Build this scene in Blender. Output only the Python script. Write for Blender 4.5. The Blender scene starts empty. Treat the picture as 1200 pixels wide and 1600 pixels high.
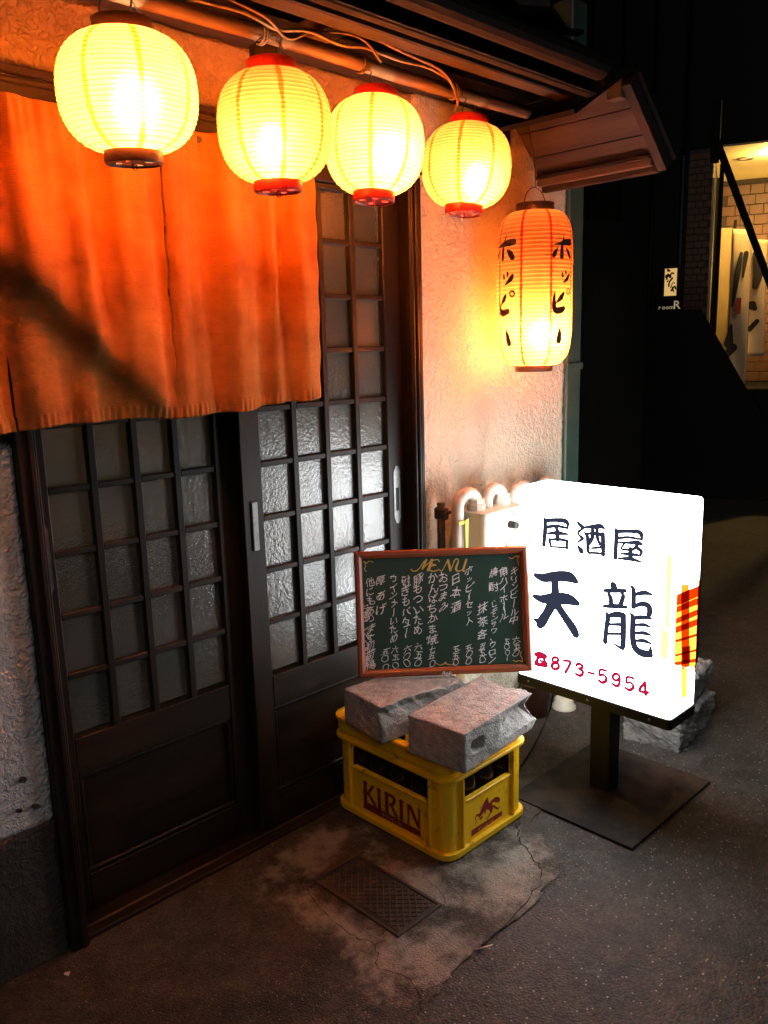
import bpy, bmesh, math, random
import numpy as np
from mathutils import Matrix, Vector

random.seed(7)
SC = bpy.context.scene
COL = SC.collection

# ------------------------------------------------------------------ camera
cd = bpy.data.cameras.new('camera'); cam = bpy.data.objects.new('camera', cd); COL.objects.link(cam)
cam.matrix_world = Matrix(((0.710112, 0.155078, -0.686798, -0.7126),
                           (-0.703602, 0.120042, -0.700382, -1.8365),
                           (-0.026170, 0.980582, 0.194356, 1.4000),
                           (0, 0, 0, 1)))
cd.sensor_fit = 'VERTICAL'; cd.sensor_height = 24.0; cd.lens = 24.0 * 1294 / 1600
cd.clip_start = 0.02; cd.clip_end = 300
SC.camera = cam

# ------------------------------------------------------------------ world: night sky, one faint sun lamp
W = bpy.data.worlds.new('World'); SC.world = W; W.use_nodes = True
nt = W.node_tree; bg = nt.nodes['Background']
sky = nt.nodes.new('ShaderNodeTexSky'); sky.sky_type = 'NISHITA'; sky.sun_disc = False
SUN_EL, SUN_AZ = math.radians(32), math.radians(215)
sky.sun_elevation = SUN_EL; sky.sun_rotation = SUN_AZ
nt.links.new(sky.outputs['Color'], bg.inputs['Color']); bg.inputs['Strength'].default_value = 0.0008
ld = bpy.data.lights.new('sun', 'SUN'); ld.energy = 0.22; ld.angle = math.radians(20); ld.color = (1.0, 0.98, 0.96)
lo = bpy.data.objects.new('sun', ld); COL.objects.link(lo)
sd = Vector((math.sin(SUN_AZ) * math.cos(SUN_EL), math.cos(SUN_AZ) * math.cos(SUN_EL), math.sin(SUN_EL)))
lo.rotation_euler = sd.to_track_quat('Z', 'Y').to_euler()
lo.location = sd * 20
SC.view_settings.view_transform = 'Standard'; SC.view_settings.look = 'None'
SC.view_settings.exposure = 0.0; SC.view_settings.gamma = 1.0
SC.view_settings.use_curve_mapping = False
cy = SC.cycles
cy.max_bounces = 8; cy.diffuse_bounces = 4; cy.glossy_bounces = 4; cy.transmission_bounces = 6
cy.transparent_max_bounces = 24; cy.sample_clamp_indirect = 60.0; cy.caustics_reflective = False; cy.caustics_refractive = True
cy.use_denoising = True

# ------------------------------------------------------------------ materials
def rgba(c): return (c[0], c[1], c[2], 1.0)

def M(name, c1, c2=None, scale=8.0, rough=0.6, bump=0.0, bscale=60.0, bdist=0.002, metallic=0.0, detail=6.0,
      spec=0.5, stretch=(1, 1, 1), lo=0.35, hi=0.65, rvar=0.0):
    m = bpy.data.materials.new(name); m.use_nodes = True
    n = m.node_tree.nodes; l = m.node_tree.links; p = n['Principled BSDF']
    p.inputs['Roughness'].default_value = rough; p.inputs['Metallic'].default_value = metallic
    p.inputs['Specular IOR Level'].default_value = spec
    p.inputs['Base Color'].default_value = rgba(c1)
    tc = n.new('ShaderNodeTexCoord'); mp = n.new('ShaderNodeMapping'); mp.inputs['Scale'].default_value = stretch
    l.new(tc.outputs['Object'], mp.inputs['Vector'])
    if c2 is not None:
        nz = n.new('ShaderNodeTexNoise'); nz.inputs['Scale'].default_value = scale; nz.inputs['Detail'].default_value = detail
        nz.inputs['Roughness'].default_value = 0.65
        l.new(mp.outputs['Vector'], nz.inputs['Vector'])
        cr = n.new('ShaderNodeValToRGB'); cr.color_ramp.elements[0].position = lo; cr.color_ramp.elements[1].position = hi
        cr.color_ramp.elements[0].color = rgba(c1); cr.color_ramp.elements[1].color = rgba(c2)
        l.new(nz.outputs['Fac'], cr.inputs['Fac']); l.new(cr.outputs['Color'], p.inputs['Base Color'])
        if rvar:
            mr = n.new('ShaderNodeMapRange'); mr.inputs['To Min'].default_value = rough - rvar; mr.inputs['To Max'].default_value = rough + rvar
            l.new(nz.outputs['Fac'], mr.inputs['Value']); l.new(mr.outputs['Result'], p.inputs['Roughness'])
    if bump:
        nb = n.new('ShaderNodeTexNoise'); nb.inputs['Scale'].default_value = bscale; nb.inputs['Detail'].default_value = 4
        l.new(mp.outputs['Vector'], nb.inputs['Vector'])
        b = n.new('ShaderNodeBump'); b.inputs['Strength'].default_value = bump; b.inputs['Distance'].default_value = bdist
        l.new(nb.outputs['Fac'], b.inputs['Height']); l.new(b.outputs['Normal'], p.inputs['Normal'])
    return m

def stucco(name, ca, cb, dirt=0.0):
    m = M(name, ca, cb, 3.0, 0.85)
    n = m.node_tree.nodes; l = m.node_tree.links; p = n['Principled BSDF']
    tc = n.new('ShaderNodeTexCoord')
    v = n.new('ShaderNodeTexNoise'); v.inputs['Scale'].default_value = 75; v.inputs['Detail'].default_value = 3; v.inputs['Distortion'].default_value = 0.6
    v2 = n.new('ShaderNodeTexNoise'); v2.inputs['Scale'].default_value = 320; v2.inputs['Detail'].default_value = 3
    l.new(tc.outputs['Object'], v.inputs['Vector']); l.new(tc.outputs['Object'], v2.inputs['Vector'])
    mr = n.new('ShaderNodeMapRange'); mr.inputs['From Min'].default_value = 0.42; mr.inputs['From Max'].default_value = 0.62
    l.new(v.outputs['Fac'], mr.inputs['Value'])
    ma = n.new('ShaderNodeMath'); ma.operation = 'MULTIPLY_ADD'; ma.inputs[1].default_value = 0.25
    l.new(v2.outputs['Fac'], ma.inputs[0]); l.new(mr.outputs['Result'], ma.inputs[2])
    b = n.new('ShaderNodeBump'); b.inputs['Strength'].default_value = 0.8; b.inputs['Distance'].default_value = 0.004
    l.new(ma.outputs['Value'], b.inputs['Height']); l.new(b.outputs['Normal'], p.inputs['Normal'])
    return m

MT = {}
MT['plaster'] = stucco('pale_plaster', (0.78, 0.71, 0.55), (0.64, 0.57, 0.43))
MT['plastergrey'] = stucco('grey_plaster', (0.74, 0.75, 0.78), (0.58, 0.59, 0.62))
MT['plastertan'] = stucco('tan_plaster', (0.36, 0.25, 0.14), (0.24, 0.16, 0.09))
MT['crackdirt'] = M('crack_dirt', (0.012, 0.010, 0.008), (0.02, 0.016, 0.012), 30, 0.95, spec=0.1)
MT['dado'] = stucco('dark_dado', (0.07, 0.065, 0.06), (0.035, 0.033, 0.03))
MT['wood'] = M('dark_stained_wood', (0.006, 0.0036, 0.0024), (0.026, 0.0145, 0.008), 14, 0.48, 0.35, 40, 0.001, spec=0.35, stretch=(1, 1, 0.12), rvar=0.06)
MT['woodh'] = M('dark_stained_wood_grain', (0.006, 0.0036, 0.0024), (0.026, 0.0145, 0.008), 14, 0.48, 0.35, 40, 0.001, spec=0.35, stretch=(0.12, 1, 1), rvar=0.06)
MT['beam'] = M('smoked_beam', (0.030, 0.016, 0.009), (0.010, 0.006, 0.004), 7, 0.75, 0.4, 30, 0.002, stretch=(0.1, 1, 1))
MT['tar'] = M('black_tarred_board', (0.010, 0.008, 0.007), (0.016, 0.012, 0.010), 7, 0.9, 0.3, 30, spec=0.1)
MT['hoodwood'] = M('hood_board', (0.060, 0.043, 0.030), (0.018, 0.012, 0.009), 12, 0.75, 0.4, 40, 0.001, stretch=(1, 0.12, 1))
MT['rawwood'] = M('weathered_board', (0.15, 0.098, 0.06), (0.06, 0.035, 0.02), 5, 0.7, 0.4, 40, 0.001, stretch=(1, 0.12, 1))
MT['pole'] = M('weathered_pole', (0.13, 0.08, 0.045), (0.035, 0.021, 0.012), 12, 0.6, 0.4, 40, 0.001, stretch=(0.15, 1, 1))
MT['rope'] = M('old_rope', (0.17, 0.12, 0.08), (0.09, 0.06, 0.04), 60, 0.9)
MT['cord'] = M('pale_cord', (0.20, 0.15, 0.10), (0.10, 0.075, 0.05), 40, 0.5)
MT['black'] = M('black_paint', (0.005, 0.005, 0.0055), (0.009, 0.0085, 0.0085), 12, 0.45, 0.1, 80, spec=0.3)
MT['wire'] = M('dark_wire', (0.03, 0.025, 0.02), None, rough=0.4, metallic=0.6)
MT['steel'] = M('worn_steel', (0.30, 0.30, 0.29), (0.18, 0.18, 0.18), 30, 0.35, metallic=0.9)
MT['steelbar'] = M('rail_brass', (0.35, 0.24, 0.14), (0.2, 0.13, 0.08), 20, 0.35, metallic=0.9)
MT['green'] = M('green_pipe', (0.050, 0.095, 0.075), (0.035, 0.07, 0.055), 5, 0.5, 0.1, 50)
MT['red'] = M('red_plastic', (0.50, 0.022, 0.014), (0.38, 0.015, 0.010), 15, 0.4)
MT['browncap'] = M('brown_plastic', (0.10, 0.045, 0.022), (0.07, 0.03, 0.015), 15, 0.45)
MT['yellow'] = M('crate_yellow', (0.42, 0.22, 0.012), (0.92, 0.53, 0.008), 22, 0.42, 0.25, 70, 0.001, lo=.30, hi=.42)
MT['crimson'] = M('crate_print', (0.26, 0.010, 0.016), (0.20, 0.012, 0.014), 60, 0.5)
MT['bottle'] = M('brown_bottle', (0.020, 0.010, 0.005), None, rough=0.12)
MT['concrete'] = M('block_concrete', (0.48, 0.45, 0.42), (0.27, 0.255, 0.24), 48, 0.9, 1.0, 190, 0.004, lo=.3, hi=.7)
MT['roughblock'] = M('broken_concrete', (0.20, 0.19, 0.175), (0.10, 0.095, 0.09), 20, 0.95, 0.9, 70, 0.006)
MT['frame'] = M('frame_wood', (0.33, 0.085, 0.028), (0.22, 0.05, 0.018), 8, 0.35, 0.2, 60, 0.0005, stretch=(0.2, 1, 1))
MT['chalkboard'] = M('green_board', (0.010, 0.052, 0.036), (0.008, 0.040, 0.028), 4, 0.45)
MT['chalk'] = M('chalk_marker', (0.90, 0.92, 0.95), (0.70, 0.72, 0.75), 220, 0.8)
MT['gold'] = M('gold_print', (0.62, 0.42, 0.10), None, rough=0.5)
MT['white'] = M('white_print', (0.8, 0.78, 0.75), None, rough=0.5)
MT['beige'] = M('meter_paint', (0.62, 0.56, 0.42), (0.52, 0.46, 0.34), 7, 0.45, 0.1, 50)
MT['pipe'] = M('painted_pipe', (0.72, 0.65, 0.55), (0.50, 0.42, 0.33), 14, 0.5, 0.3, 80)
MT['tag'] = M('yellow_tag', (0.75, 0.55, 0.02), None, rough=0.5)
MT['pot'] = M('terracotta', (0.16, 0.062, 0.045), (0.11, 0.045, 0.033), 14, 0.8, 0.2, 60)
MT['leaf'] = M('dry_leaf', (0.42, 0.25, 0.10), (0.25, 0.13, 0.05), 30, 0.8)
MT['iron'] = M('cast_iron', (0.030, 0.024, 0.020), (0.055, 0.040, 0.030), 20, 0.55, 0.4, 120, 0.001)
MT['plate'] = M('rusty_plate', (0.006, 0.0058, 0.0058), (0.036, 0.024, 0.018), 6, 0.6, 0.3, 60, 0.001, lo=.45, hi=.60, spec=0.2)
MT['paper'] = M('paper_scrap', (0.6, 0.57, 0.52), None, rough=0.9)
MT['cardboard'] = M('cardboard', (0.35, 0.22, 0.11), (0.25, 0.15, 0.07), 10, 0.8)
MT['tile'] = M('brick_tile', (0.15, 0.062, 0.032), (0.09, 0.038, 0.02), 3, 0.5)
MT['mortar'] = M('tile_mortar', (0.05, 0.035, 0.03), None, rough=0.9)
MT['darkwall'] = M('dark_cladding', (0.006, 0.005, 0.0045), (0.004, 0.0035, 0.003), 3, 0.4, spec=0.25)
MT['batten'] = M('dark_metal_batten', (0.10, 0.09, 0.08), None, rough=0.22, metallic=1.0)
MT['darkconc'] = M('dark_stair', (0.004, 0.0037, 0.0036), (0.007, 0.0065, 0.006), 4, 0.8, spec=0.15)
MT['cream'] = M('cream_paint', (0.62, 0.47, 0.22), (0.55, 0.42, 0.2), 4, 0.6)
MT['ink'] = M('brush_ink', (0.02, 0.015, 0.012), None, rough=0.8)
MT['lampink'] = M('lantern_ink', (0.035, 0.010, 0.006), None, rough=0.8)
MT['seal'] = M('seal_red', (0.5, 0.06, 0.03), None, rough=0.7)

def emis(name, col, s):
    m = bpy.data.materials.new(name); m.use_nodes = True
    n = m.node_tree.nodes; l = m.node_tree.links; n.remove(n['Principled BSDF'])
    e = n.new('ShaderNodeEmission'); e.inputs['Color'].default_value = rgba(col); e.inputs['Strength'].default_value = s
    l.new(e.outputs['Emission'], n['Material Output'].inputs['Surface']); return m

def film(name, col):
    """coloured film on a backlit panel: tints the light that comes through it"""
    m = bpy.data.materials.new(name); m.use_nodes = True
    n = m.node_tree.nodes; l = m.node_tree.links; n.remove(n['Principled BSDF'])
    e = n.new('ShaderNodeBsdfTransparent'); e.inputs['Color'].default_value = rgba(col)
    l.new(e.outputs['BSDF'], n['Material Output'].inputs['Surface']); return m

SIGN_E = 12.0
MT['signlight'] = emis('sign_acrylic_lit', (0.93, 0.97, 1.0), SIGN_E)
MT['film_black'] = film('film_black', (0.0034, 0.0038, 0.0065))
MT['film_red'] = film('film_red', (0.052, 0.0009, 0.0045))
MT['film_orange'] = film('film_orange', (0.22, 0.028, 0.0015))
MT['film_orange'] = film('film_orange', (0.27, 0.048, 0.003))
MT['film_yellow'] = film('film_yellow', (0.34, 0.11, 0.012))
MT['film_pale'] = film('film_pale', (0.8, 0.36, 0.045))
MT['bulb'] = emis('bulb_glow', (1.0, 0.60, 0.32), 800.0)
MT['bulb_dim'] = emis('bulb_glow_dim', (1.0, 0.62, 0.32), 400.0)
MT['bulb_long'] = emis('bulb_glow_long', (1.0, 0.60, 0.36), 1000.0)
MT['litletter'] = emis('lit_lettering', (1.0, 0.75, 0.45), 0.35)
MT['bannercloth'] = M('banner_cloth', (0.70, 0.52, 0.32), (0.6, 0.44, 0.27), 4, 0.9)
MT['roomlamp'] = emis('room_lamp', (1.0, 0.68, 0.34), 20.0)
MT['roomwall'] = M('room_wall', (0.50, 0.43, 0.33), (0.36, 0.30, 0.22), 3, 0.8)
MT['roomdark'] = M('room_wainscot', (0.05, 0.05, 0.052), (0.03, 0.03, 0.032), 4, 0.7)
MT['lampwarm'] = emis('entrance_lamp', (1.0, 0.66, 0.2), 800.0)
MT['litsign'] = emis('small_lit_sign', (1.0, 0.60, 0.20), 0.7)
MT['litwindow'] = emis('lit_window', (1.0, 0.62, 0.25), 0.09)

def paper_mat(name, col, stripe, nstripe, swid, pitch, front=(0.5, 0.4, 0.25), phase=0.0, rib=0.72, fwd=0.5):
    """translucent lantern paper over a wire spiral, with painted meridian lines"""
    m = bpy.data.materials.new(name); m.use_nodes = True
    n = m.node_tree.nodes; l = m.node_tree.links; n.remove(n['Principled BSDF'])
    tc = n.new('ShaderNodeTexCoord'); sp = n.new('ShaderNodeSeparateXYZ'); l.new(tc.outputs['Object'], sp.inputs['Vector'])
    def mth(op, a, b=None, c=None):
        x = n.new('ShaderNodeMath'); x.operation = op
        for i, v in enumerate((a, b, c)):
            if v is None: continue
            if isinstance(v, (int, float)): x.inputs[i].default_value = v
            else: l.new(v, x.inputs[i])
        return x.outputs['Value']
    ang = mth('ARCTAN2', sp.outputs['Y'], sp.outputs['X'])
    fr = mth('FRACT', mth('ADD', mth('MULTIPLY', ang, nstripe / (2 * math.pi)), 10 + phase))
    d = mth('ABSOLUTE', mth('SUBTRACT', fr, 0.5))
    rad = mth('SQRT', mth('ADD', mth('MULTIPLY', sp.outputs['X'], sp.outputs['X']), mth('MULTIPLY', sp.outputs['Y'], sp.outputs['Y'])))
    arc = mth('MULTIPLY', mth('MULTIPLY', d, 2 * math.pi / nstripe), rad)       # metres from the line
    nz = n.new('ShaderNodeTexNoise'); nz.inputs['Scale'].default_value = 60; l.new(tc.outputs['Object'], nz.inputs['Vector'])
    arcn = mth('ADD', arc, mth('MULTIPLY', mth('SUBTRACT', nz.outputs['Fac'], 0.5), swid * 0.9))
    sm = n.new('ShaderNodeMapRange'); sm.interpolation_type = 'SMOOTHSTEP'
    sm.inputs['From Min'].default_value = swid * 0.35; sm.inputs['From Max'].default_value = swid * 0.65
    sm.inputs['To Min'].default_value = 1.0; sm.inputs['To Max'].default_value = 0.0
    l.new(arcn, sm.inputs['Value'])
    zz = mth('FRACT', mth('ADD', mth('DIVIDE', sp.outputs['Z'], pitch), 100.0))
    wire = mth('LESS_THAN', mth('ABSOLUTE', mth('SUBTRACT', zz, 0.5)), 0.10)
    mix = n.new('ShaderNodeMix'); mix.data_type = 'RGBA'; mix.inputs[6].default_value = rgba(col); mix.inputs[7].default_value = rgba(stripe)
    l.new(sm.outputs['Result'], mix.inputs[0])
    # blotchy old paper
    n2 = n.new('ShaderNodeTexNoise'); n2.inputs['Scale'].default_value = 18; n2.inputs['Detail'].default_value = 5; l.new(tc.outputs['Object'], n2.inputs['Vector'])
    cr = n.new('ShaderNodeMapRange'); cr.inputs['From Min'].default_value = .3; cr.inputs['From Max'].default_value = .7
    cr.inputs['To Min'].default_value = 0.72; cr.inputs['To Max'].default_value = 1.0; l.new(n2.outputs['Fac'], cr.inputs['Value'])
    fac = mth('MULTIPLY', cr.outputs['Result'], mth('SUBTRACT', 1.0, mth('MULTIPLY', wire, 1 - rib)))
    vm = n.new('ShaderNodeVectorMath'); vm.operation = 'SCALE'; l.new(mix.outputs[2], vm.inputs[0]); l.new(fac, vm.inputs['Scale'])
    tr = n.new('ShaderNodeBsdfTranslucent'); l.new(vm.outputs['Vector'], tr.inputs['Color'])
    rf = n.new('ShaderNodeBsdfRefraction'); rf.inputs['IOR'].default_value = 1.25; rf.inputs['Roughness'].default_value = 0.78   # paper scatters forward
    l.new(vm.outputs['Vector'], rf.inputs['Color'])
    fw = n.new('ShaderNodeMixShader'); fw.inputs[0].default_value = fwd; l.new(tr.outputs['BSDF'], fw.inputs[1]); l.new(rf.outputs['BSDF'], fw.inputs[2])
    df = n.new('ShaderNodeBsdfDiffuse'); df.inputs['Color'].default_value = rgba(front)
    ms = n.new('ShaderNodeMixShader'); ms.inputs[0].default_value = 0.08
    l.new(fw.outputs['Shader'], ms.inputs[1]); l.new(df.outputs['BSDF'], ms.inputs[2])
    l.new(ms.outputs['Shader'], n['Material Output'].inputs['Surface'])
    return m

MT['lantern'] = paper_mat('lantern_paper', (1.0, 0.36, 0.080), (0.56, 0.13, 0.010), 8, 0.009, 0.0085, front=(0.7, 0.32, 0.06), phase=0.22, rib=0.35)
MT['longpaper'] = paper_mat('long_lantern_paper', (1.0, 0.32, 0.06), (0.75, 0.035, 0.004), 8, 0.008, 0.0125, front=(0.45, 0.09, 0.02), phase=0.16, rib=0.6)

def glass_mat():
    m = bpy.data.materials.new('figured_glass'); m.use_nodes = True
    n = m.node_tree.nodes; l = m.node_tree.links; p = n['Principled BSDF']
    p.inputs['Base Color'].default_value = rgba((0.80, 0.78, 0.72)); p.inputs['Roughness'].default_value = 0.10; p.inputs['Transmission Weight'].default_value = 0.93
    p.inputs['IOR'].default_value = 1.52; p.inputs['Coat Weight'].default_value = 0.7; p.inputs['Coat Roughness'].default_value = 0.04
    tc = n.new('ShaderNodeTexCoord'); oi = n.new('ShaderNodeObjectInfo')
    va = n.new('ShaderNodeVectorMath'); va.operation = 'ADD'; l.new(tc.outputs['Object'], va.inputs[0])
    vs = n.new('ShaderNodeVectorMath'); vs.operation = 'SCALE'; vs.inputs['Scale'].default_value = 7.0
    cb = n.new('ShaderNodeCombineXYZ'); l.new(oi.outputs['Random'], cb.inputs[0]); l.new(oi.outputs['Random'], cb.inputs[2])
    l.new(cb.outputs['Vector'], vs.inputs[0]); l.new(vs.outputs['Vector'], va.inputs[1])
    a = n.new('ShaderNodeTexNoise'); a.inputs['Scale'].default_value = 100; a.inputs['Detail'].default_value = 1.5
    b = n.new('ShaderNodeTexNoise'); b.inputs['Scale'].default_value = 330; b.inputs['Detail'].default_value = 2
    l.new(va.outputs['Vector'], a.inputs['Vector']); l.new(va.outputs['Vector'], b.inputs['Vector'])
    ma = n.new('ShaderNodeMath'); ma.operation = 'MULTIPLY_ADD'; ma.inputs[1].default_value = 0.30
    l.new(b.outputs['Fac'], ma.inputs[0]); l.new(a.outputs['Fac'], ma.inputs[2])
    bp = n.new('ShaderNodeBump'); bp.inputs['Strength'].default_value = 0.50; bp.inputs['Distance'].default_value = 0.0030
    l.new(ma.outputs['Value'], bp.inputs['Height']); l.new(bp.outputs['Normal'], p.inputs['Normal']); l.new(bp.outputs['Normal'], p.inputs['Coat Normal'])
    # grime towards a patchy film
    g = n.new('ShaderNodeTexNoise'); g.inputs['Scale'].default_value = 9; g.inputs['Detail'].default_value = 6; l.new(va.outputs['Vector'], g.inputs['Vector'])
    mr = n.new('ShaderNodeMapRange'); mr.inputs['To Min'].default_value = 0.10; mr.inputs['To Max'].default_value = 0.26; l.new(g.outputs['Fac'], mr.inputs['Value'])
    l.new(mr.outputs['Result'], p.inputs['Roughness'])
    return m
MT['glass'] = glass_mat()

def cloth_mat():
    m = bpy.data.materials.new('slub_cotton'); m.use_nodes = True
    n = m.node_tree.nodes; l = m.node_tree.links; p = n['Principled BSDF']
    p.inputs['Roughness'].default_value = 0.85; p.inputs['Specular IOR Level'].default_value = 0.15
    uv = n.new('ShaderNodeUVMap'); uv.uv_map = 'UVMap'
    mp = n.new('ShaderNodeMapping'); mp.inputs['Scale'].default_value = (60, 60, 1); l.new(uv.outputs['UV'], mp.inputs['Vector'])
    nz = n.new('ShaderNodeTexNoise'); nz.inputs['Scale'].default_value = 0.12; nz.inputs['Detail'].default_value = 6; l.new(mp.outputs['Vector'], nz.inputs['Vector'])
    cr = n.new('ShaderNodeValToRGB'); e = cr.color_ramp.elements
    e[0].position = .35; e[0].color = (0.38, 0.125, 0.030, 1); e[1].position = .66; e[1].color = (0.70, 0.255, 0.055, 1)
    l.new(nz.outputs['Fac'], cr.inputs['Fac'])
    # stitched slub rows: dashed horizontal lines every 22 mm
    sp = n.new('ShaderNodeSeparateXYZ'); l.new(uv.outputs['UV'], sp.inputs['Vector'])
    def mth(op, a, b=None):
        x = n.new('ShaderNodeMath'); x.operation = op
        for i, v in enumerate((a, b)):
            if v is None: continue
            if isinstance(v, (int, float)): x.inputs[i].default_value = v
            else: l.new(v, x.inputs[i])
        return x.outputs['Value']
    dn = n.new('ShaderNodeTexNoise'); dn.inputs['Scale'].default_value = 1.0
    md = n.new('ShaderNodeMapping'); md.inputs['Scale'].default_value = (14, 3, 1); l.new(uv.outputs['UV'], md.inputs['Vector']); l.new(md.outputs['Vector'], dn.inputs['Vector'])
    row = mth('FRACT', mth('ADD', mth('MULTIPLY', sp.outputs['Y'], 38.0), mth('MULTIPLY', dn.outputs['Fac'], 0.5)))
    line = mth('LESS_THAN', mth('ABSOLUTE', mth('SUBTRACT', row, 0.5)), 0.06)
    dash = mth('GREATER_THAN', mth('ADD', mth('SINE', mth('MULTIPLY', sp.outputs['X'], 330.0)), mth('MULTIPLY', mth('SUBTRACT', nz.outputs['Fac'], 0.5), 9.0)), 0.1)
    ln = mth('MULTIPLY', line, dash)
    # weave
    w1 = mth('SINE', mth('MULTIPLY', sp.outputs['X'], 3600.0)); w2 = mth('SINE', mth('MULTIPLY', sp.outputs['Y'], 2600.0))
    wv = mth('MULTIPLY', mth('MULTIPLY', w1, w2), 0.12)
    mc = n.new('ShaderNodeMix'); mc.data_type = 'RGBA'; mc.inputs[7].default_value = (0.30, 0.09, 0.03, 1)
    l.new(mth('MULTIPLY', ln, 0.16), mc.inputs[0]); l.new(cr.outputs['Color'], mc.inputs[6])
    l.new(mc.outputs[2], p.inputs['Base Color'])
    fn = n.new('ShaderNodeTexNoise'); fn.inputs['Scale'].default_value = 1.0; fn.inputs['Detail'].default_value = 3
    mf = n.new('ShaderNodeMapping'); mf.inputs['Scale'].default_value = (60, 420, 1); l.new(uv.outputs['UV'], mf.inputs['Vector']); l.new(mf.outputs['Vector'], fn.inputs['Vector'])
    h = mth('ADD', mth('ADD', mth('MULTIPLY', ln, -0.9), wv), mth('MULTIPLY', fn.outputs['Fac'], 0.9))
    bp = n.new('ShaderNodeBump'); bp.inputs['Strength'].default_value = 0.9; bp.inputs['Distance'].default_value = 0.0018
    l.new(h, bp.inputs['Height']); l.new(bp.outputs['Normal'], p.inputs['Normal'])
    tl = n.new('ShaderNodeBsdfTranslucent'); l.new(mc.outputs[2], tl.inputs['Color'])
    ms = n.new('ShaderNodeMixShader'); ms.inputs[0].default_value = 0.12
    l.new(p.outputs['BSDF'], ms.inputs[1]); l.new(tl.outputs['BSDF'], ms.inputs[2])
    l.new(ms.outputs['Shader'], n['Material Output'].inputs['Surface'])
    return m
MT['cloth'] = cloth_mat()

def ground_mat(name, ca, cb, cc, rough, agg, chip):
    """asphalt or old concrete: blotches, fine aggregate and pale chips"""
    m = bpy.data.materials.new(name); m.use_nodes = True
    n = m.node_tree.nodes; l = m.node_tree.links; p = n['Principled BSDF']
    tc = n.new('ShaderNodeTexCoord')
    big = n.new('ShaderNodeTexNoise'); big.inputs['Scale'].default_value = 3.2; big.inputs['Detail'].default_value = 9; big.inputs['Roughness'].default_value = 0.68
    l.new(tc.outputs['Object'], big.inputs['Vector'])
    cr = n.new('ShaderNodeValToRGB'); e = cr.color_ramp.elements
    e[0].position = .40; e[0].color = rgba(ca); e[1].position = .62; e[1].color = rgba(cb)
    mid = n.new('ShaderNodeTexNoise'); mid.inputs['Scale'].default_value = 14; mid.inputs['Detail'].default_value = 8; mid.inputs['Roughness'].default_value = 0.7; mid.inputs['Distortion'].default_value = 0.8
    l.new(tc.outputs['Object'], mid.inputs['Vector'])
    mm = n.new('ShaderNodeMix'); mm.data_type = 'FLOAT'; mm.inputs[0].default_value = 0.45; l.new(big.outputs['Fac'], mm.inputs[2]); l.new(mid.outputs['Fac'], mm.inputs[3])
    l.new(mm.outputs[0], cr.inputs['Fac'])
    vo = n.new('ShaderNodeTexVoronoi'); vo.inputs['Scale'].default_value = agg; l.new(tc.outputs['Object'], vo.inputs['Vector'])
    sc = n.new('ShaderNodeSeparateColor'); l.new(vo.outputs['Color'], sc.inputs['Color'])
    mr = n.new('ShaderNodeMapRange'); mr.inputs['To Min'].default_value = 0.55; mr.inputs['To Max'].default_value = 1.45; l.new(sc.outputs[0], mr.inputs['Value'])
    vm = n.new('ShaderNodeVectorMath'); vm.operation = 'SCALE'; l.new(cr.outputs['Color'], vm.inputs[0]); l.new(mr.outputs['Result'], vm.inputs['Scale'])
    gt = n.new('ShaderNodeMath'); gt.operation = 'GREATER_THAN'; gt.inputs[1].default_value = chip; l.new(sc.outputs[1], gt.inputs[0])
    lt = n.new('ShaderNodeMath'); lt.operation = 'LESS_THAN'; lt.inputs[1].default_value = 0.36; l.new(vo.outputs['Distance'], lt.inputs[0])
    mu = n.new('ShaderNodeMath'); mu.operation = 'MULTIPLY'; l.new(gt.outputs[0], mu.inputs[0]); l.new(lt.outputs[0], mu.inputs[1])
    mx = n.new('ShaderNodeMix'); mx.data_type = 'RGBA'; mx.inputs[7].default_value = rgba(cc); l.new(mu.outputs[0], mx.inputs[0]); l.new(vm.outputs['Vector'], mx.inputs[6])
    l.new(mx.outputs[2], p.inputs['Base Color']); p.inputs['Roughness'].default_value = rough
    nz = n.new('ShaderNodeTexNoise'); nz.inputs['Scale'].default_value = 35; nz.inputs['Detail'].default_value = 8; l.new(tc.outputs['Object'], nz.inputs['Vector'])
    ad = n.new('ShaderNodeMath'); ad.operation = 'MULTIPLY_ADD'; ad.inputs[1].default_value = -0.5; l.new(vo.outputs['Distance'], ad.inputs[0]); l.new(nz.outputs['Fac'], ad.inputs[2])
    bp = n.new('ShaderNodeBump'); bp.inputs['Strength'].default_value = 0.9; bp.inputs['Distance'].default_value = 0.005
    l.new(ad.outputs[0], bp.inputs['Height']); l.new(bp.outputs['Normal'], p.inputs['Normal'])
    return m
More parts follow.
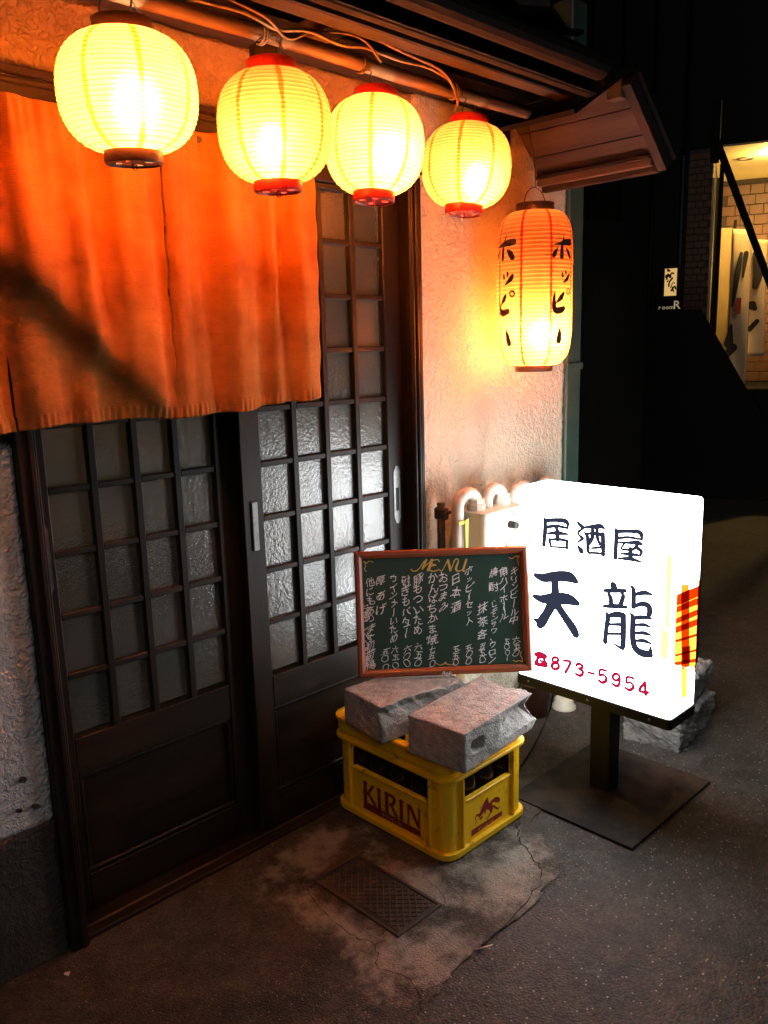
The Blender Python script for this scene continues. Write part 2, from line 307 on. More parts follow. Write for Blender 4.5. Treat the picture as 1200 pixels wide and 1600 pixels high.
def mortar_stains(m):
    """pale worn mortar showing through the concrete in ragged patches"""
    n = m.node_tree.nodes; l = m.node_tree.links; p = n['Principled BSDF']; src = p.inputs['Base Color'].links[0].from_socket
    tc = n.new('ShaderNodeTexCoord'); nz = n.new('ShaderNodeTexNoise'); nz.inputs['Scale'].default_value = 11; nz.inputs['Detail'].default_value = 9; nz.inputs['Roughness'].default_value = 0.68
    l.new(tc.outputs['Object'], nz.inputs['Vector']); prev = None
    for (cx, cy, rx, ry) in ((0.90, -0.63, 0.22, 0.12), (0.53, -0.66, 0.15, 0.11), (0.47, -0.42, 0.05, 0.2), (0.60, -0.16, 0.16, 0.07), (0.72, -0.45, 0.05, 0.2)):
        s = n.new('ShaderNodeVectorMath'); s.operation = 'SUBTRACT'; s.inputs[1].default_value = (cx, cy, 0); l.new(tc.outputs['Object'], s.inputs[0])
        q = n.new('ShaderNodeVectorMath'); q.operation = 'MULTIPLY'; q.inputs[1].default_value = (1 / rx, 1 / ry, 0); l.new(s.outputs[0], q.inputs[0])
        L = n.new('ShaderNodeVectorMath'); L.operation = 'LENGTH'; l.new(q.outputs[0], L.inputs[0])
        if prev is None: prev = L.outputs['Value']
        else:
            mn = n.new('ShaderNodeMath'); mn.operation = 'MINIMUM'; l.new(prev, mn.inputs[0]); l.new(L.outputs['Value'], mn.inputs[1]); prev = mn.outputs[0]
    ad = n.new('ShaderNodeMath'); ad.operation = 'MULTIPLY_ADD'; ad.inputs[1].default_value = 5.0; l.new(nz.outputs['Fac'], ad.inputs[0]); l.new(prev, ad.inputs[2])
    mr = n.new('ShaderNodeMapRange'); mr.interpolation_type = 'SMOOTHSTEP'; mr.inputs['From Min'].default_value = 2.5; mr.inputs['From Max'].default_value = 3.9; mr.inputs['To Min'].default_value = 0.75; mr.inputs['To Max'].default_value = 0.0
    l.new(ad.outputs[0], mr.inputs['Value'])
    mx = n.new('ShaderNodeMix'); mx.data_type = 'RGBA'; mx.inputs[7].default_value = (0.32, 0.28, 0.23, 1)
    l.new(mr.outputs['Result'], mx.inputs[0]); l.new(src, mx.inputs[6]); l.new(mx.outputs[2], p.inputs['Base Color'])
MT['asphalt'] = ground_mat('asphalt', (0.012, 0.0105, 0.0095), (0.050, 0.042, 0.036), (0.26, 0.23, 0.20), 0.72, 150, 0.955)
MT['apron'] = ground_mat('old_concrete', (0.015, 0.011, 0.008), (0.070, 0.052, 0.038), (0.20, 0.17, 0.135), 0.8, 210, 0.975)
mortar_stains(MT['apron'])


# ------------------------------------------------------------------ mesh helpers
def thing(name, label, cat, loc=(0, 0, 0), group=None, rot=None):
    o = bpy.data.objects.new(name, None); COL.objects.link(o); o.location = loc; o.empty_display_size = 0.05
    if rot is not None: o.rotation_euler = rot
    o['label'] = label; o['category'] = cat
    if group: o['group'] = group
    return o

def tag(o, label, cat, group=None):
    o['label'] = label; o['category'] = cat
    if group: o['group'] = group
    return o

def root_loc(p):
    l = Vector((0, 0, 0))
    while p is not None:
        l += p.location; p = p.parent
    return l

def obj(name, me, mat=None, parent=None, world=True, smooth=False):
    """link a mesh; 'world' means its vertices are in world coordinates and move to the parent's frame"""
    if mat is not None and not me.materials: me.materials.append(MT[mat])
    if smooth:
        for p in me.polygons: p.use_smooth = True
    o = bpy.data.objects.new(name, me); COL.objects.link(o)
    if parent is not None:
        if world: me.transform(Matrix.Translation(-root_loc(parent)))
        o.parent = parent
    return o

def struct(o, kind='structure'):
    o['kind'] = kind; return o

def mesh_of(verts, faces, name='mesh'):
    me = bpy.data.meshes.new(name); me.from_pydata([tuple(v) for v in verts], [], faces); me.update(); return me

def bm_mesh(bm, name='mesh'):
    me = bpy.data.meshes.new(name); bm.to_mesh(me); bm.free(); return me

def box_me(x0, x1, y0, y1, z0, z1, bev=0.002, seg=1):
    bm = bmesh.new(); bmesh.ops.create_cube(bm, size=1)
    for v in bm.verts:
        v.co = ((x0 + x1) / 2 + v.co.x * (x1 - x0), (y0 + y1) / 2 + v.co.y * (y1 - y0), (z0 + z1) / 2 + v.co.z * (z1 - z0))
    b = min(bev, 0.45 * min(abs(x1 - x0), abs(y1 - y0), abs(z1 - z0)))
    if b > 0: bmesh.ops.bevel(bm, geom=list(bm.edges), offset=b, segments=seg, affect='EDGES', profile=0.5)
    return bm_mesh(bm)

def box(name, x0, x1, y0, y1, z0, z1, mat, parent=None, bev=0.002, world=True, seg=1):
    return obj(name, box_me(x0, x1, y0, y1, z0, z1, bev, seg), mat, parent, world)

def tube_me(pts, r, segs=8, caps=True):
    pts = [Vector(p) for p in pts]; n = len(pts); rs = r if isinstance(r, (list, tuple)) else [r] * n
    verts, faces = [], []; up = None
    for i, p in enumerate(pts):
        t = (pts[min(i + 1, n - 1)] - pts[max(i - 1, 0)]).normalized()
        if up is None:
            up = Vector((0, 0, 1)) if abs(t.z) < 0.9 else Vector((1, 0, 0))
        a = t.cross(up).normalized(); b = a.cross(t).normalized(); up = b
        for k in range(segs):
            th = 2 * math.pi * k / segs; verts.append(p + (a * math.cos(th) + b * math.sin(th)) * rs[i])
    for i in range(n - 1):
        for k in range(segs):
            k2 = (k + 1) % segs
            faces.append((i * segs + k, i * segs + k2, (i + 1) * segs + k2, (i + 1) * segs + k))
    if caps:
        faces.append(tuple(range(segs))[::-1]); faces.append(tuple((n - 1) * segs + k for k in range(segs)))
    me = mesh_of(verts, faces)
    bm = bmesh.new(); bm.from_mesh(me); bmesh.ops.recalc_face_normals(bm, faces=bm.faces); bm.to_mesh(me); bm.free()
    return me

def tube(name, pts, r, mat, parent=None, segs=8, world=True):
    return obj(name, tube_me(pts, r, segs), mat, parent, world, smooth=True)

def catmull(pts, sub=6):
    P = [Vector(p) for p in pts]; out = []
    for i in range(len(P) - 1):
        a, b, c, d = P[max(i - 1, 0)], P[i], P[i + 1], P[min(i + 2, len(P) - 1)]
        for k in range(sub):
            t = k / sub
            out.append(0.5 * ((2 * b) + (c - a) * t + (2 * a - 5 * b + 4 * c - d) * t * t + (3 * b - a - 3 * c + d) * t ** 3))
    out.append(P[-1]); return out

def lathe_me(prof, segs=32, cx=0.0, cy=0.0):
    """prof: list of (r, z); axis vertical through cx, cy"""
    verts, faces = [], []
    for (r, z) in prof:
        for k in range(segs):
            a = 2 * math.pi * k / segs; verts.append((cx + r * math.cos(a), cy + r * math.sin(a), z))
    for i in range(len(prof) - 1):
        for k in range(segs):
            k2 = (k + 1) % segs
            faces.append((i * segs + k, i * segs + k2, (i + 1) * segs + k2, (i + 1) * segs + k))
    return mesh_of(verts, faces)

def prism_me(poly, axis, d0, d1):
    """polygon (u, v) extruded along axis: 'x' -> (d,u,v), 'y' -> (u,d,v), 'z' -> (u,v,d)"""
    f = {'x': lambda u, v, d: (d, u, v), 'y': lambda u, v, d: (u, d, v), 'z': lambda u, v, d: (u, v, d)}[axis]
    n = len(poly); verts = [f(u, v, d0) for u, v in poly] + [f(u, v, d1) for u, v in poly]
    faces = [tuple(range(n)), tuple(range(2 * n - 1, n - 1, -1))] + [(i, (i + 1) % n, n + (i + 1) % n, n + i) for i in range(n)]
    me = mesh_of(verts, faces)
    bm = bmesh.new(); bm.from_mesh(me); bmesh.ops.triangulate(bm, faces=[x for x in bm.faces if len(x.verts) > 4])
    bmesh.ops.recalc_face_normals(bm, faces=bm.faces); bm.to_mesh(me); bm.free()
    return me

def rrect(hx, hy, r, n=5):
    out = []
    for (sx, sy, a0) in ((1, 1, 0), (-1, 1, 90), (-1, -1, 180), (1, -1, 270)):
        for k in range(n + 1):
            a = math.radians(a0 + 90 * k / n); out.append((sx * (hx - r) + r * math.cos(a), sy * (hy - r) + r * math.sin(a)))
    return out

def ring_me(cx, cy, hx, hy, rad, thick, z0, z1):
    """closed rounded-rectangle band"""
    o = rrect(hx, hy, rad); i = rrect(hx - thick, hy - thick, max(rad - thick, 0.003)); n = len(o); verts = []
    b = min(0.002, (z1 - z0) * .3)
    for (lp, z, s) in ((o, z0 + b, 0), (o, z1 - b, 0), (o, z1, b), (i, z1, -0.0), (i, z0, 0), (o, z0, b)):
        for (x, y) in lp:
            L = math.hypot(x, y); verts.append((cx + x - x / L * s, cy + y - y / L * s, z))
    faces = []
    for r in range(6):
        for k in range(n):
            k2 = (k + 1) % n; a, c = r * n, ((r + 1) % 6) * n
            faces.append((a + k, a + k2, c + k2, c + k))
    me = mesh_of(verts, faces)
    bm = bmesh.new(); bm.from_mesh(me); bmesh.ops.recalc_face_normals(bm, faces=bm.faces); bm.to_mesh(me); bm.free()
    return me

def strokes_2d(strokes, res=0.0008, sub=5):
    """brush strokes (x, y, width) -> triangles of their union (filled marching squares on a distance field)"""
    segs = []
    for s in strokes:
        if len(s) > 2: q = catmull([Vector((a, b, w)) for a, b, w in s], sub)
        else: q = [Vector(p) for p in s]
        for a, b in zip(q[:-1], q[1:]): segs.append((a.x, a.y, max(a.z, 0.0004) / 2, b.x, b.y, max(b.z, 0.0004) / 2))
    S = np.array(segs); mg = S[:, [2, 5]].max() + 2 * res
    x0, x1 = min(S[:, 0].min(), S[:, 3].min()) - mg, max(S[:, 0].max(), S[:, 3].max()) + mg
    y0, y1 = min(S[:, 1].min(), S[:, 4].min()) - mg, max(S[:, 1].max(), S[:, 4].max()) + mg
    nx, ny = int((x1 - x0) / res) + 2, int((y1 - y0) / res) + 2
    X, Y = np.meshgrid(x0 + np.arange(nx) * res, y0 + np.arange(ny) * res, indexing='ij')
    Fd = np.full(X.shape, 1.0)
    for ax, ay, ar, bx, by, br in segs:
        dx, dy = bx - ax, by - ay; L = dx * dx + dy * dy + 1e-12
        t = np.clip(((X - ax) * dx + (Y - ay) * dy) / L, 0, 1)
        Fd = np.minimum(Fd, np.hypot(X - ax - t * dx, Y - ay - t * dy) - (ar + t * (br - ar)))
    verts, faces, idx = [], [], {}
    def vert(k, p):
        if k not in idx: idx[k] = len(verts); verts.append(p)
        return idx[k]
    ins = Fd < 0
    any_in = ins[:-1, :-1] | ins[1:, :-1] | ins[:-1, 1:] | ins[1:, 1:]
    for i, j in zip(*np.nonzero(any_in)):
        c = ((i, j), (i + 1, j), (i + 1, j + 1), (i, j + 1)); poly = []
        for k in range(4):
            a, b = c[k], c[(k + 1) % 4]; fa, fb = Fd[a], Fd[b]
            if fa < 0: poly.append(vert(a, (X[a], Y[a])))
            if (fa < 0) != (fb < 0):
                t = fa / (fa - fb); key = (a, b) if a < b else (b, a)
                poly.append(vert(key, (X[a] + t * (X[b] - X[a]), Y[a] + t * (Y[b] - Y[a]))))
        if len(poly) >= 3: faces.append(tuple(poly))
    return verts, faces

def print_me(strokes, fn, res=0.0008):
    v, f = strokes_2d(strokes, res); return mesh_of([fn(a, b) for a, b in v], f)

_fc = bpy.data.curves.new('glyph', 'FONT'); _fo = bpy.data.objects.new('glyph', _fc); COL.objects.link(_fo)
_gl = {}
def glyph(ch):
    if ch not in _gl:
        _fc.body = ch; _fc.resolution_u = 3; _fc.offset = 0.004; bpy.context.view_layer.update()
        me = bpy.data.meshes.new_from_object(_fo.evaluated_get(bpy.context.evaluated_depsgraph_get()))
        _gl[ch] = ([(v.co.x, v.co.y) for v in me.vertices], [tuple(p.vertices) for p in me.polygons]); bpy.data.meshes.remove(me)
    return _gl[ch]

def fbm(x, y, seed=0):
    r = random.Random(seed); s = 0
    for k in range(5):
        a, b, c = r.uniform(.7, 1.3), r.uniform(0, 6.3), r.uniform(0, 6.3); f = 2.1 ** k
        s += math.sin(f * (x * a + 0.6 * y) * 3 + b) * math.sin(f * (y * a - 0.4 * x) * 3 + c) / (1.7 ** k)
    return s

# ------------------------------------------------------------------ ground
def sheet(name, poly, z, mat, rough=0.0, seed=1, thick=0.0):
    """flat irregular sheet; 'rough' breaks its outline up"""
    r = random.Random(seed); pts = [Vector((a, b)) for a, b in poly]
    amp = rough
    if rough:
        for it in range(5):
            q = []
            for a, b in zip(pts, pts[1:] + pts[:1]):
                q.append(a); L = (b - a).length
                if L > 0.012:
                    m = (a + b) / 2; nrm = Vector((-(b - a).y, (b - a).x)).normalized() if L > 0 else Vector((0, 0))
                    q.append(m + nrm * r.uniform(-1, 1) * min(amp, L * 0.22))
            pts = q; amp *= 0.62
    bm = bmesh.new()
    vs = [bm.verts.new((p.x, p.y, z)) for p in pts]
    es = [bm.edges.new((vs[i], vs[(i + 1) % len(vs)])) for i in range(len(vs))]
    bmesh.ops.triangle_fill(bm, edges=es, use_beauty=True)
    low = [bm.verts.new((p.x, p.y, z - thick)) for p in pts] if thick else None
    if thick:
        for i in range(len(vs)):
            j = (i + 1) % len(vs); bm.faces.new((vs[i], vs[j], low[j], low[i]))
    bmesh.ops.recalc_face_normals(bm, faces=bm.faces)
    for f in bm.faces:
        if abs(f.normal.z) > 0.9 and f.normal.z < 0: f.normal_flip()
    return obj(name, bm_mesh(bm), mat)

def grid_sheet(name, x0, x1, y0, y1, step, z, mat):
    nx, ny = int((x1 - x0) / step), int((y1 - y0) / step); v, f = [], []
    for i in range(nx + 1):
        for j in range(ny + 1):
            x, y = x0 + (x1 - x0) * i / nx, y0 + (y1 - y0) * j / ny
            v.append((x, y, z))
    for i in range(nx):
        for j in range(ny):
            a = i * (ny + 1) + j; f.append((a, a + ny + 1, a + ny + 2, a + 1))
    return obj(name, mesh_of(v, f), mat)

g = grid_sheet('ground', -60, 60, -60, 60, 10.0, -0.004, 'asphalt'); struct(g)
ap = sheet('pavement', [(-1.8, 0.25), (-1.8, -0.80), (0.0, -0.78), (0.358, -0.781), (0.509, -0.756), (0.694, -0.74), (0.90, -0.735), (1.05, -0.70), (1.11, -0.60), (1.16, -0.52),
                        (1.54, -0.45), (1.75, -0.36), (2.2, -0.30), (2.2, 0.25)], 0.0, 'apron', 0.012, 3, 0.0); struct(ap)
def crack(pts, w, seed):
    r = random.Random(seed); q = catmull([Vector((a, b, 0)) for a, b in pts], 7)
    st = [[(p.x + r.gauss(0, .003), p.y + r.gauss(0, .003), w * r.uniform(.4, 1.2)) for p in q]]
    v, f = strokes_2d(st, 0.0012, 1)
    return obj('crack', mesh_of([(a, b, 0.0012) for a, b in v], f), 'crackdirt', ap)
crack([(0.50, -0.24), (0.47, -0.36), (0.455, -0.47), (0.47, -0.56), (0.43, -0.62), (0.45, -0.70), (0.40, -0.78)], 0.0020, 1)
crack([(0.47, -0.56), (0.40, -0.55), (0.36, -0.60), (0.30, -0.60)], 0.0014, 2)
crack([(1.13, -0.50), (1.06, -0.55), (1.02, -0.62), (0.95, -0.70), (0.80, -0.735), (0.62, -0.75)], 0.0028, 3)
crack([(0.52, -0.02), (0.50, -0.12), (0.515, -0.2), (0.50, -0.24)], 0.0014, 4)
crack([(0.70, -0.26), (0.74, -0.40), (0.72, -0.55), (0.66, -0.62)], 0.0016, 5)
# gravel chips shed by the worn edge, far too many to count
def chips():
    r = random.Random(5); v, f = [], []
    for k in range(1500):
        if k < 520:
            a = r.gauss(0, 1); b = r.gauss(0, 1); x, y = 0.98 + a * 0.10, -0.69 + b * 0.06
        else:
            x, y = r.uniform(-0.2, 2.6), r.uniform(-1.5, -0.1)
            if y > -0.75 and x < 1.1 and r.random() < .6: continue
        s = r.uniform(0.0009, 0.0030) * (1.0 if k < 520 else 0.75)
        z = 0.0 if (y > -0.74 and x < 1.1) else -0.004
        b0 = len(v); rz = r.uniform(0, 6.3)
        for q in range(5):
            an = rz + q * 1.2566; v.append((x + math.cos(an) * s * r.uniform(.7, 1.3), y + math.sin(an) * s * r.uniform(.7, 1.3), z - 0.0004))
        v.append((x + r.uniform(-.3, .3) * s, y + r.uniform(-.3, .3) * s, z + s * r.uniform(.5, .9)))
        for q in range(5): f.append((b0 + q, b0 + (q + 1) % 5, b0 + 5))
    o = obj('loose_gravel', mesh_of(v, f), None); o.data.materials.append(M('gravel', (0.32, 0.29, 0.25), (0.13, 0.12, 0.11), 90, 0.85)); return o
gv = chips(); struct(gv, 'stuff'); gv['label'] = 'pale loose gravel chips scattered on the asphalt'

# ------------------------------------------------------------------ the tavern: walls, jambs, wall plate
tav = thing('tavern_building', 'old plastered tavern front with dark timber doorway and deep eave', 'building', (0.6, 0.1, 0))
def wall_me(x0, x1, z0, z1, y0, y1, amp, seed, step=0.012):
    """plaster slab with a gently uneven, hand-thrown front face"""
    nx, nz = max(2, int((x1 - x0) / step)), max(2, int((z1 - z0) / step)); rng = np.random.RandomState(seed)
    N = rng.rand(nx + 3, nz + 3); N = (N[:-2, :-2] + N[1:-1, :-2] + N[:-2, 1:-1] + N[1:-1, 1:-1] * 2) / 5
    v, f = [], []
    for i in range(nx + 1):
        for j in range(nz + 1):
            x, z = x0 + (x1 - x0) * i / nx, z0 + (z1 - z0) * j / nz
            v.append((x, y0 - amp * (N[i, j] - .5) - 0.003 * fbm(x * .8, z * .8, seed), z))
    for i in range(nx):
        for j in range(nz):
            a = i * (nz + 1) + j; f.append((a, a + nz + 1, a + nz + 2, a + 1))
    b = len(v)
    rim = [i * (nz + 1) for i in range(nx + 1)] + [nx * (nz + 1) + j for j in range(1, nz + 1)] + [i * (nz + 1) + nz for i in range(nx - 1, -1, -1)] + [j for j in range(nz - 1, 0, -1)]
    for k in rim: v.append((v[k][0], y1, v[k][2]))
    n = len(rim)
    for k in range(n): f.append((rim[k], b + k, b + (k + 1) % n, rim[(k + 1) % n]))
    f.append(tuple(b + k for k in range(n)))
    me = mesh_of(v, f)
    for p in me.polygons: p.use_smooth = True
    return me
obj('plaster_wall', wall_me(1.2335, 2.045, 0.0, 2.14, -0.030, 0.16, 0.006, 4, 0.008), 'plaster', tav)
obj('plaster_wall', wall_me(-1.3, -0.045, 0.345, 2.14, -0.030, 0.16, 0.006, 8, 0.010), 'plastergrey', tav)['label'] = 'grey chipped plaster left of the doorway'
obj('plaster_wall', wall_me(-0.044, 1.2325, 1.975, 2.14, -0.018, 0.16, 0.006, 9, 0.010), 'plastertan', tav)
obj('dado', wall_me(-1.3, -0.045, -0.01, 0.344, -0.034, 0.16, 0.004, 10, 0.012), 'dado', tav)
obj('side_wall', box_me(1.90, 2.040, 0.162, 4.0, 0, 3.2, 0), 'plaster', tav)
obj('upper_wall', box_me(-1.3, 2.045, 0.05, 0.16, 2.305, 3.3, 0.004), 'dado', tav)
box('wall_plate', -1.3, 2.06, -0.085, 0.05, 2.141, 2.205, 'beam', tav, 0.004)
box('wall_plate', -1.3, 2.06, -0.055, 0.05, 2.207, 2.30, 'beam', tav, 0.004)
# chips knocked out of the left plaster
for (x, z, s) in ((-0.105, 0.47, 0.010), (-0.085, 0.395, 0.008), (-0.12, 0.40, 0.006), (-0.16, 0.62, 0.006)):
    c = [(x + s * math.cos(a) * random.uniform(.6, 1.3), z + .7 * s * math.sin(a) * random.uniform(.6, 1.3)) for a in np.linspace(0, 6.28, 11)[:-1]]
    obj('plaster_chip', prism_me(c, 'y', -0.0375, -0.030), 'dado', tav)
# timber surround
jl = box('door_jamb', -0.0435, 0.000, -0.052, 0.10, -0.01, 1.90, 'wood', tav, 0.003)
box('jamb_bead', -0.020, -0.008, -0.058, -0.0525, 0.0, 1.90, 'wood', jl, 0.002)
jr = box('door_jamb', 1.183, 1.2325, -0.045, 0.10, -0.01, 1.90, 'wood', tav, 0.003)
for (a, b, d) in ((1.185, 1.195, 0.053), (1.199, 1.211, 0.057), (1.215, 1.230, 0.051)):
    box('jamb_bead', a, b, -d, -0.0455, 0.0, 1.898, 'wood', jr, 0.003)
ln = box('lintel', -0.0435, 1.2325, -0.046, 0.10, 1.902, 1.974, 'woodh', tav, 0.003)
for (a, b, d) in ((1.955, 1.972, 0.062), (1.938, 1.951, 0.056), (1.906, 1.916, 0.052)):
    box('lintel_moulding', -0.06, 1.245, -d, -0.0465, a, b, 'woodh', ln, 0.003)
box('head_rail', 0.001, 1.182, -0.012, 0.09, 1.855, 1.9015, 'woodh', tav, 0.002)
sl = box('sill', 0.001, 1.182, -0.040, 0.10, -0.012, 0.012, 'woodh', tav, 0.003)
box('sill_rail', 0.002, 1.181, -0.0105, -0.0045, 0.0122, 0.0165, 'steelbar', sl, 0.001)
box('sill_rail', 0.002, 1.181, 0.052, 0.056, 0.0122, 0.0165, 'steelbar', sl, 0.001)
# dark room behind the doors
box('interior_wall', -0.9, 2.0, 1.30, 1.32, 0.621, 2.1, 'roomwall', tav, 0)
box('interior_wainscot', -0.9, 2.0, 1.28, 1.32, 0.0, 0.62, 'roomdark', tav, 0)
box('interior_floor', -0.9, 2.0, 0.165, 1.32, -0.02, -0.001, 'roomdark', tav, 0)
box('interior_ceiling', -0.9, 2.0, 0.165, 1.32, 2.101, 2.13, 'roomwall', tav, 0)
box('interior_wall', -0.92, -0.901, 0.165, 1.32, 0.0, 2.1, 'roomwall', tav, 0)
rl = thing('room_lamp', 'dim ceiling lamp inside the tavern seen blurred through the frosted glass', 'lamp', (0.30, 0.75, 2.1))
obj('shade', lathe_me([(0.0005, -.06), (.05, -.05), (.075, -.02), (.08, -.002)], 20), 'roomlamp', rl, False, True)

# downpipe at the corner
dp = thing('downpipe', 'dark green square downpipe running down the corner of the plaster wall', 'downpipe', (2.10, 0.02, 0))
box('pipe', 2.052, 2.150, -0.040, 0.05, 0.0, 2.6, 'green', dp, 0.006)
box('bracket', 2.046, 2.156, -0.046, 0.045, 1.30, 1.325, 'green', dp, 0.002)
box('bracket', 2.046, 2.156, -0.046, 0.045, 0.30, 0.325, 'green', dp, 0.002)

# ------------------------------------------------------------------ sliding doors
ROW0, PITCH = 0.490, 0.1512
def sliding_door(label, x0, x1, yf, cols, stile_l, stile_r):
    yb = yf + 0.032
    d = thing('sliding_door', label, 'door', ((x0 + x1) / 2, yf, 0.0165), 'lattice sliding doors of the tavern')
    xl, xr = x0 + stile_l, x1 - stile_r
    sL = box('stile', x0, xl, yf, yb, 0.0175, 1.8535, 'wood', d, 0.003)
    sR = box('stile', xr, x1, yf, yb, 0.0175, 1.8535, 'wood', d, 0.003)
    box('rail', xl + .0005, xr - .0005, yf + .001, yb, 0.0175, 0.115, 'woodh', d, 0.002)
    box('rail', xl + .0005, xr - .0005, yf + .001, yb, 0.385, ROW0 - 0.008, 'woodh', d, 0.002)
    box('rail', xl + .0005, xr - .0005, yf + .001, yb, 1.838, 1.853, 'woodh', d, 0.002)
    # lower panel with its moulding
    pn = box('panel', xl, xr, yf + 0.016, yf + 0.024, 0.115, 0.385, 'woodh', d, 0)
    m = 0.013
    for (a, b, c, e) in ((xl, xr, 0.1155, 0.1155 + m), (xl, xr, 0.3845 - m, 0.3845), (xl, xl + m, 0.1155 + m + .0005, 0.384 - m), (xr - m, xr, 0.1155 + m + .0005, 0.384 - m)):
        box('moulding', a + .0008, b - .0008, yf + 0.004, yf + 0.0155, c, e, 'woodh', pn, 0.004)
    w = (xr - xl) / cols; t = 0.0095
    pane_me = None
    hb = None; vb = None
    for i in range(1, cols):
        x = xl + i * w
        o = obj('muntin', box_me(-t, t, yf + 0.0005, yb - 0.006, ROW0 - 0.0075, 1.8375, 0.002), 'wood', None) if vb is None else obj('muntin', vb, None, None)
        vb = o.data; o.parent = d; o.location = (x - d.location.x, -yf, -d.location.z)
    for k in range(0, 9):
        z = ROW0 + PITCH * k
        if k == 0: continue
        for i in range(cols):
            xa = xl + i * w + (t if i else 0) + .0005
            o = obj('crossbar', box_me(0, w - 2 * t - .001, yf + 0.003, yb - 0.007, -0.0078, 0.0078, 0.002), 'woodh', None) if hb is None else obj('crossbar', hb, None, None)
            hb = o.data; o.parent = d; o.location = (xa - d.location.x, -yf, z - d.location.z)
            if i == 0 or i == cols - 1: o.scale.x = (w - t - .001) / (w - 2 * t - .001)
    for k in range(9):
        for i in range(cols):
            o = obj('pane', box_me(-w / 2 + 0.003, w / 2 - 0.003, 0.0165, 0.0195, -PITCH / 2 + 0.003, PITCH / 2 - 0.003, 0), 'glass', None) if pane_me is None else obj('pane', pane_me, None, None)
            pane_me = o.data; o.parent = d
            o.location = (xl + (i + .5) * w - d.location.x, 0, ROW0 + PITCH * (k + .5) - d.location.z)
            o.rotation_euler = (random.uniform(-.006, .006), 0, random.uniform(-.006, .006))
    return d, sL, sR
drR, sRl, sRr = sliding_door('front sliding lattice door beside the white plaster wall, lock plate on its left stile', 0.556, 1.1825, 0.000, 4, 0.068, 0.070)
drL, sLl, sLr = sliding_door('rear sliding lattice door in shade, mostly under the orange cloth', 0.0005, 0.572, 0.040, 4, 0.052, 0.070)
# lock plate on the meeting stile and recessed pulls
lk = box('lock_plate', 0.580, 0.601, -0.0055, -0.0003, 0.860, 0.998, 'steel', sRl, 0.003)
obj('keyhole', lathe_me([(0.0, -0.004), (0.005, -0.004), (0.005, 0.0)], 12), 'wire', None).parent = lk
lk.children[0].rotation_euler = (math.pi / 2, 0, 0); lk.children[0].location = Vector((0.590, -0.0055, 0.945)) - root_loc(lk)
def pull(xc, yf, z0, z1, par):
    hx, hz = 0.0145, (z1 - z0) / 2; zc = (z0 + z1) / 2
    oct_ = [(xc - hx, z0 + .02), (xc - hx, z1 - .02), (xc - hx * .4, z1), (xc + hx * .4, z1), (xc + hx, z1 - .02), (xc + hx, z0 + .02), (xc + hx * .4, z0), (xc - hx * .4, z0)]
    p = obj('pull_plate', prism_me(oct_, 'y', yf - 0.0025, yf - 0.0003), 'steel', par)
    box('pull_recess', xc - .006, xc + .006, yf - 0.0036, yf - 0.0026, zc - hz * .55, zc + hz * .25, 'black', p, 0.0)
    return p
pull(1.148, 0.0, 0.845, 1.030, sRr)
pull(0.026, 0.040, 0.850, 1.030, sLl)

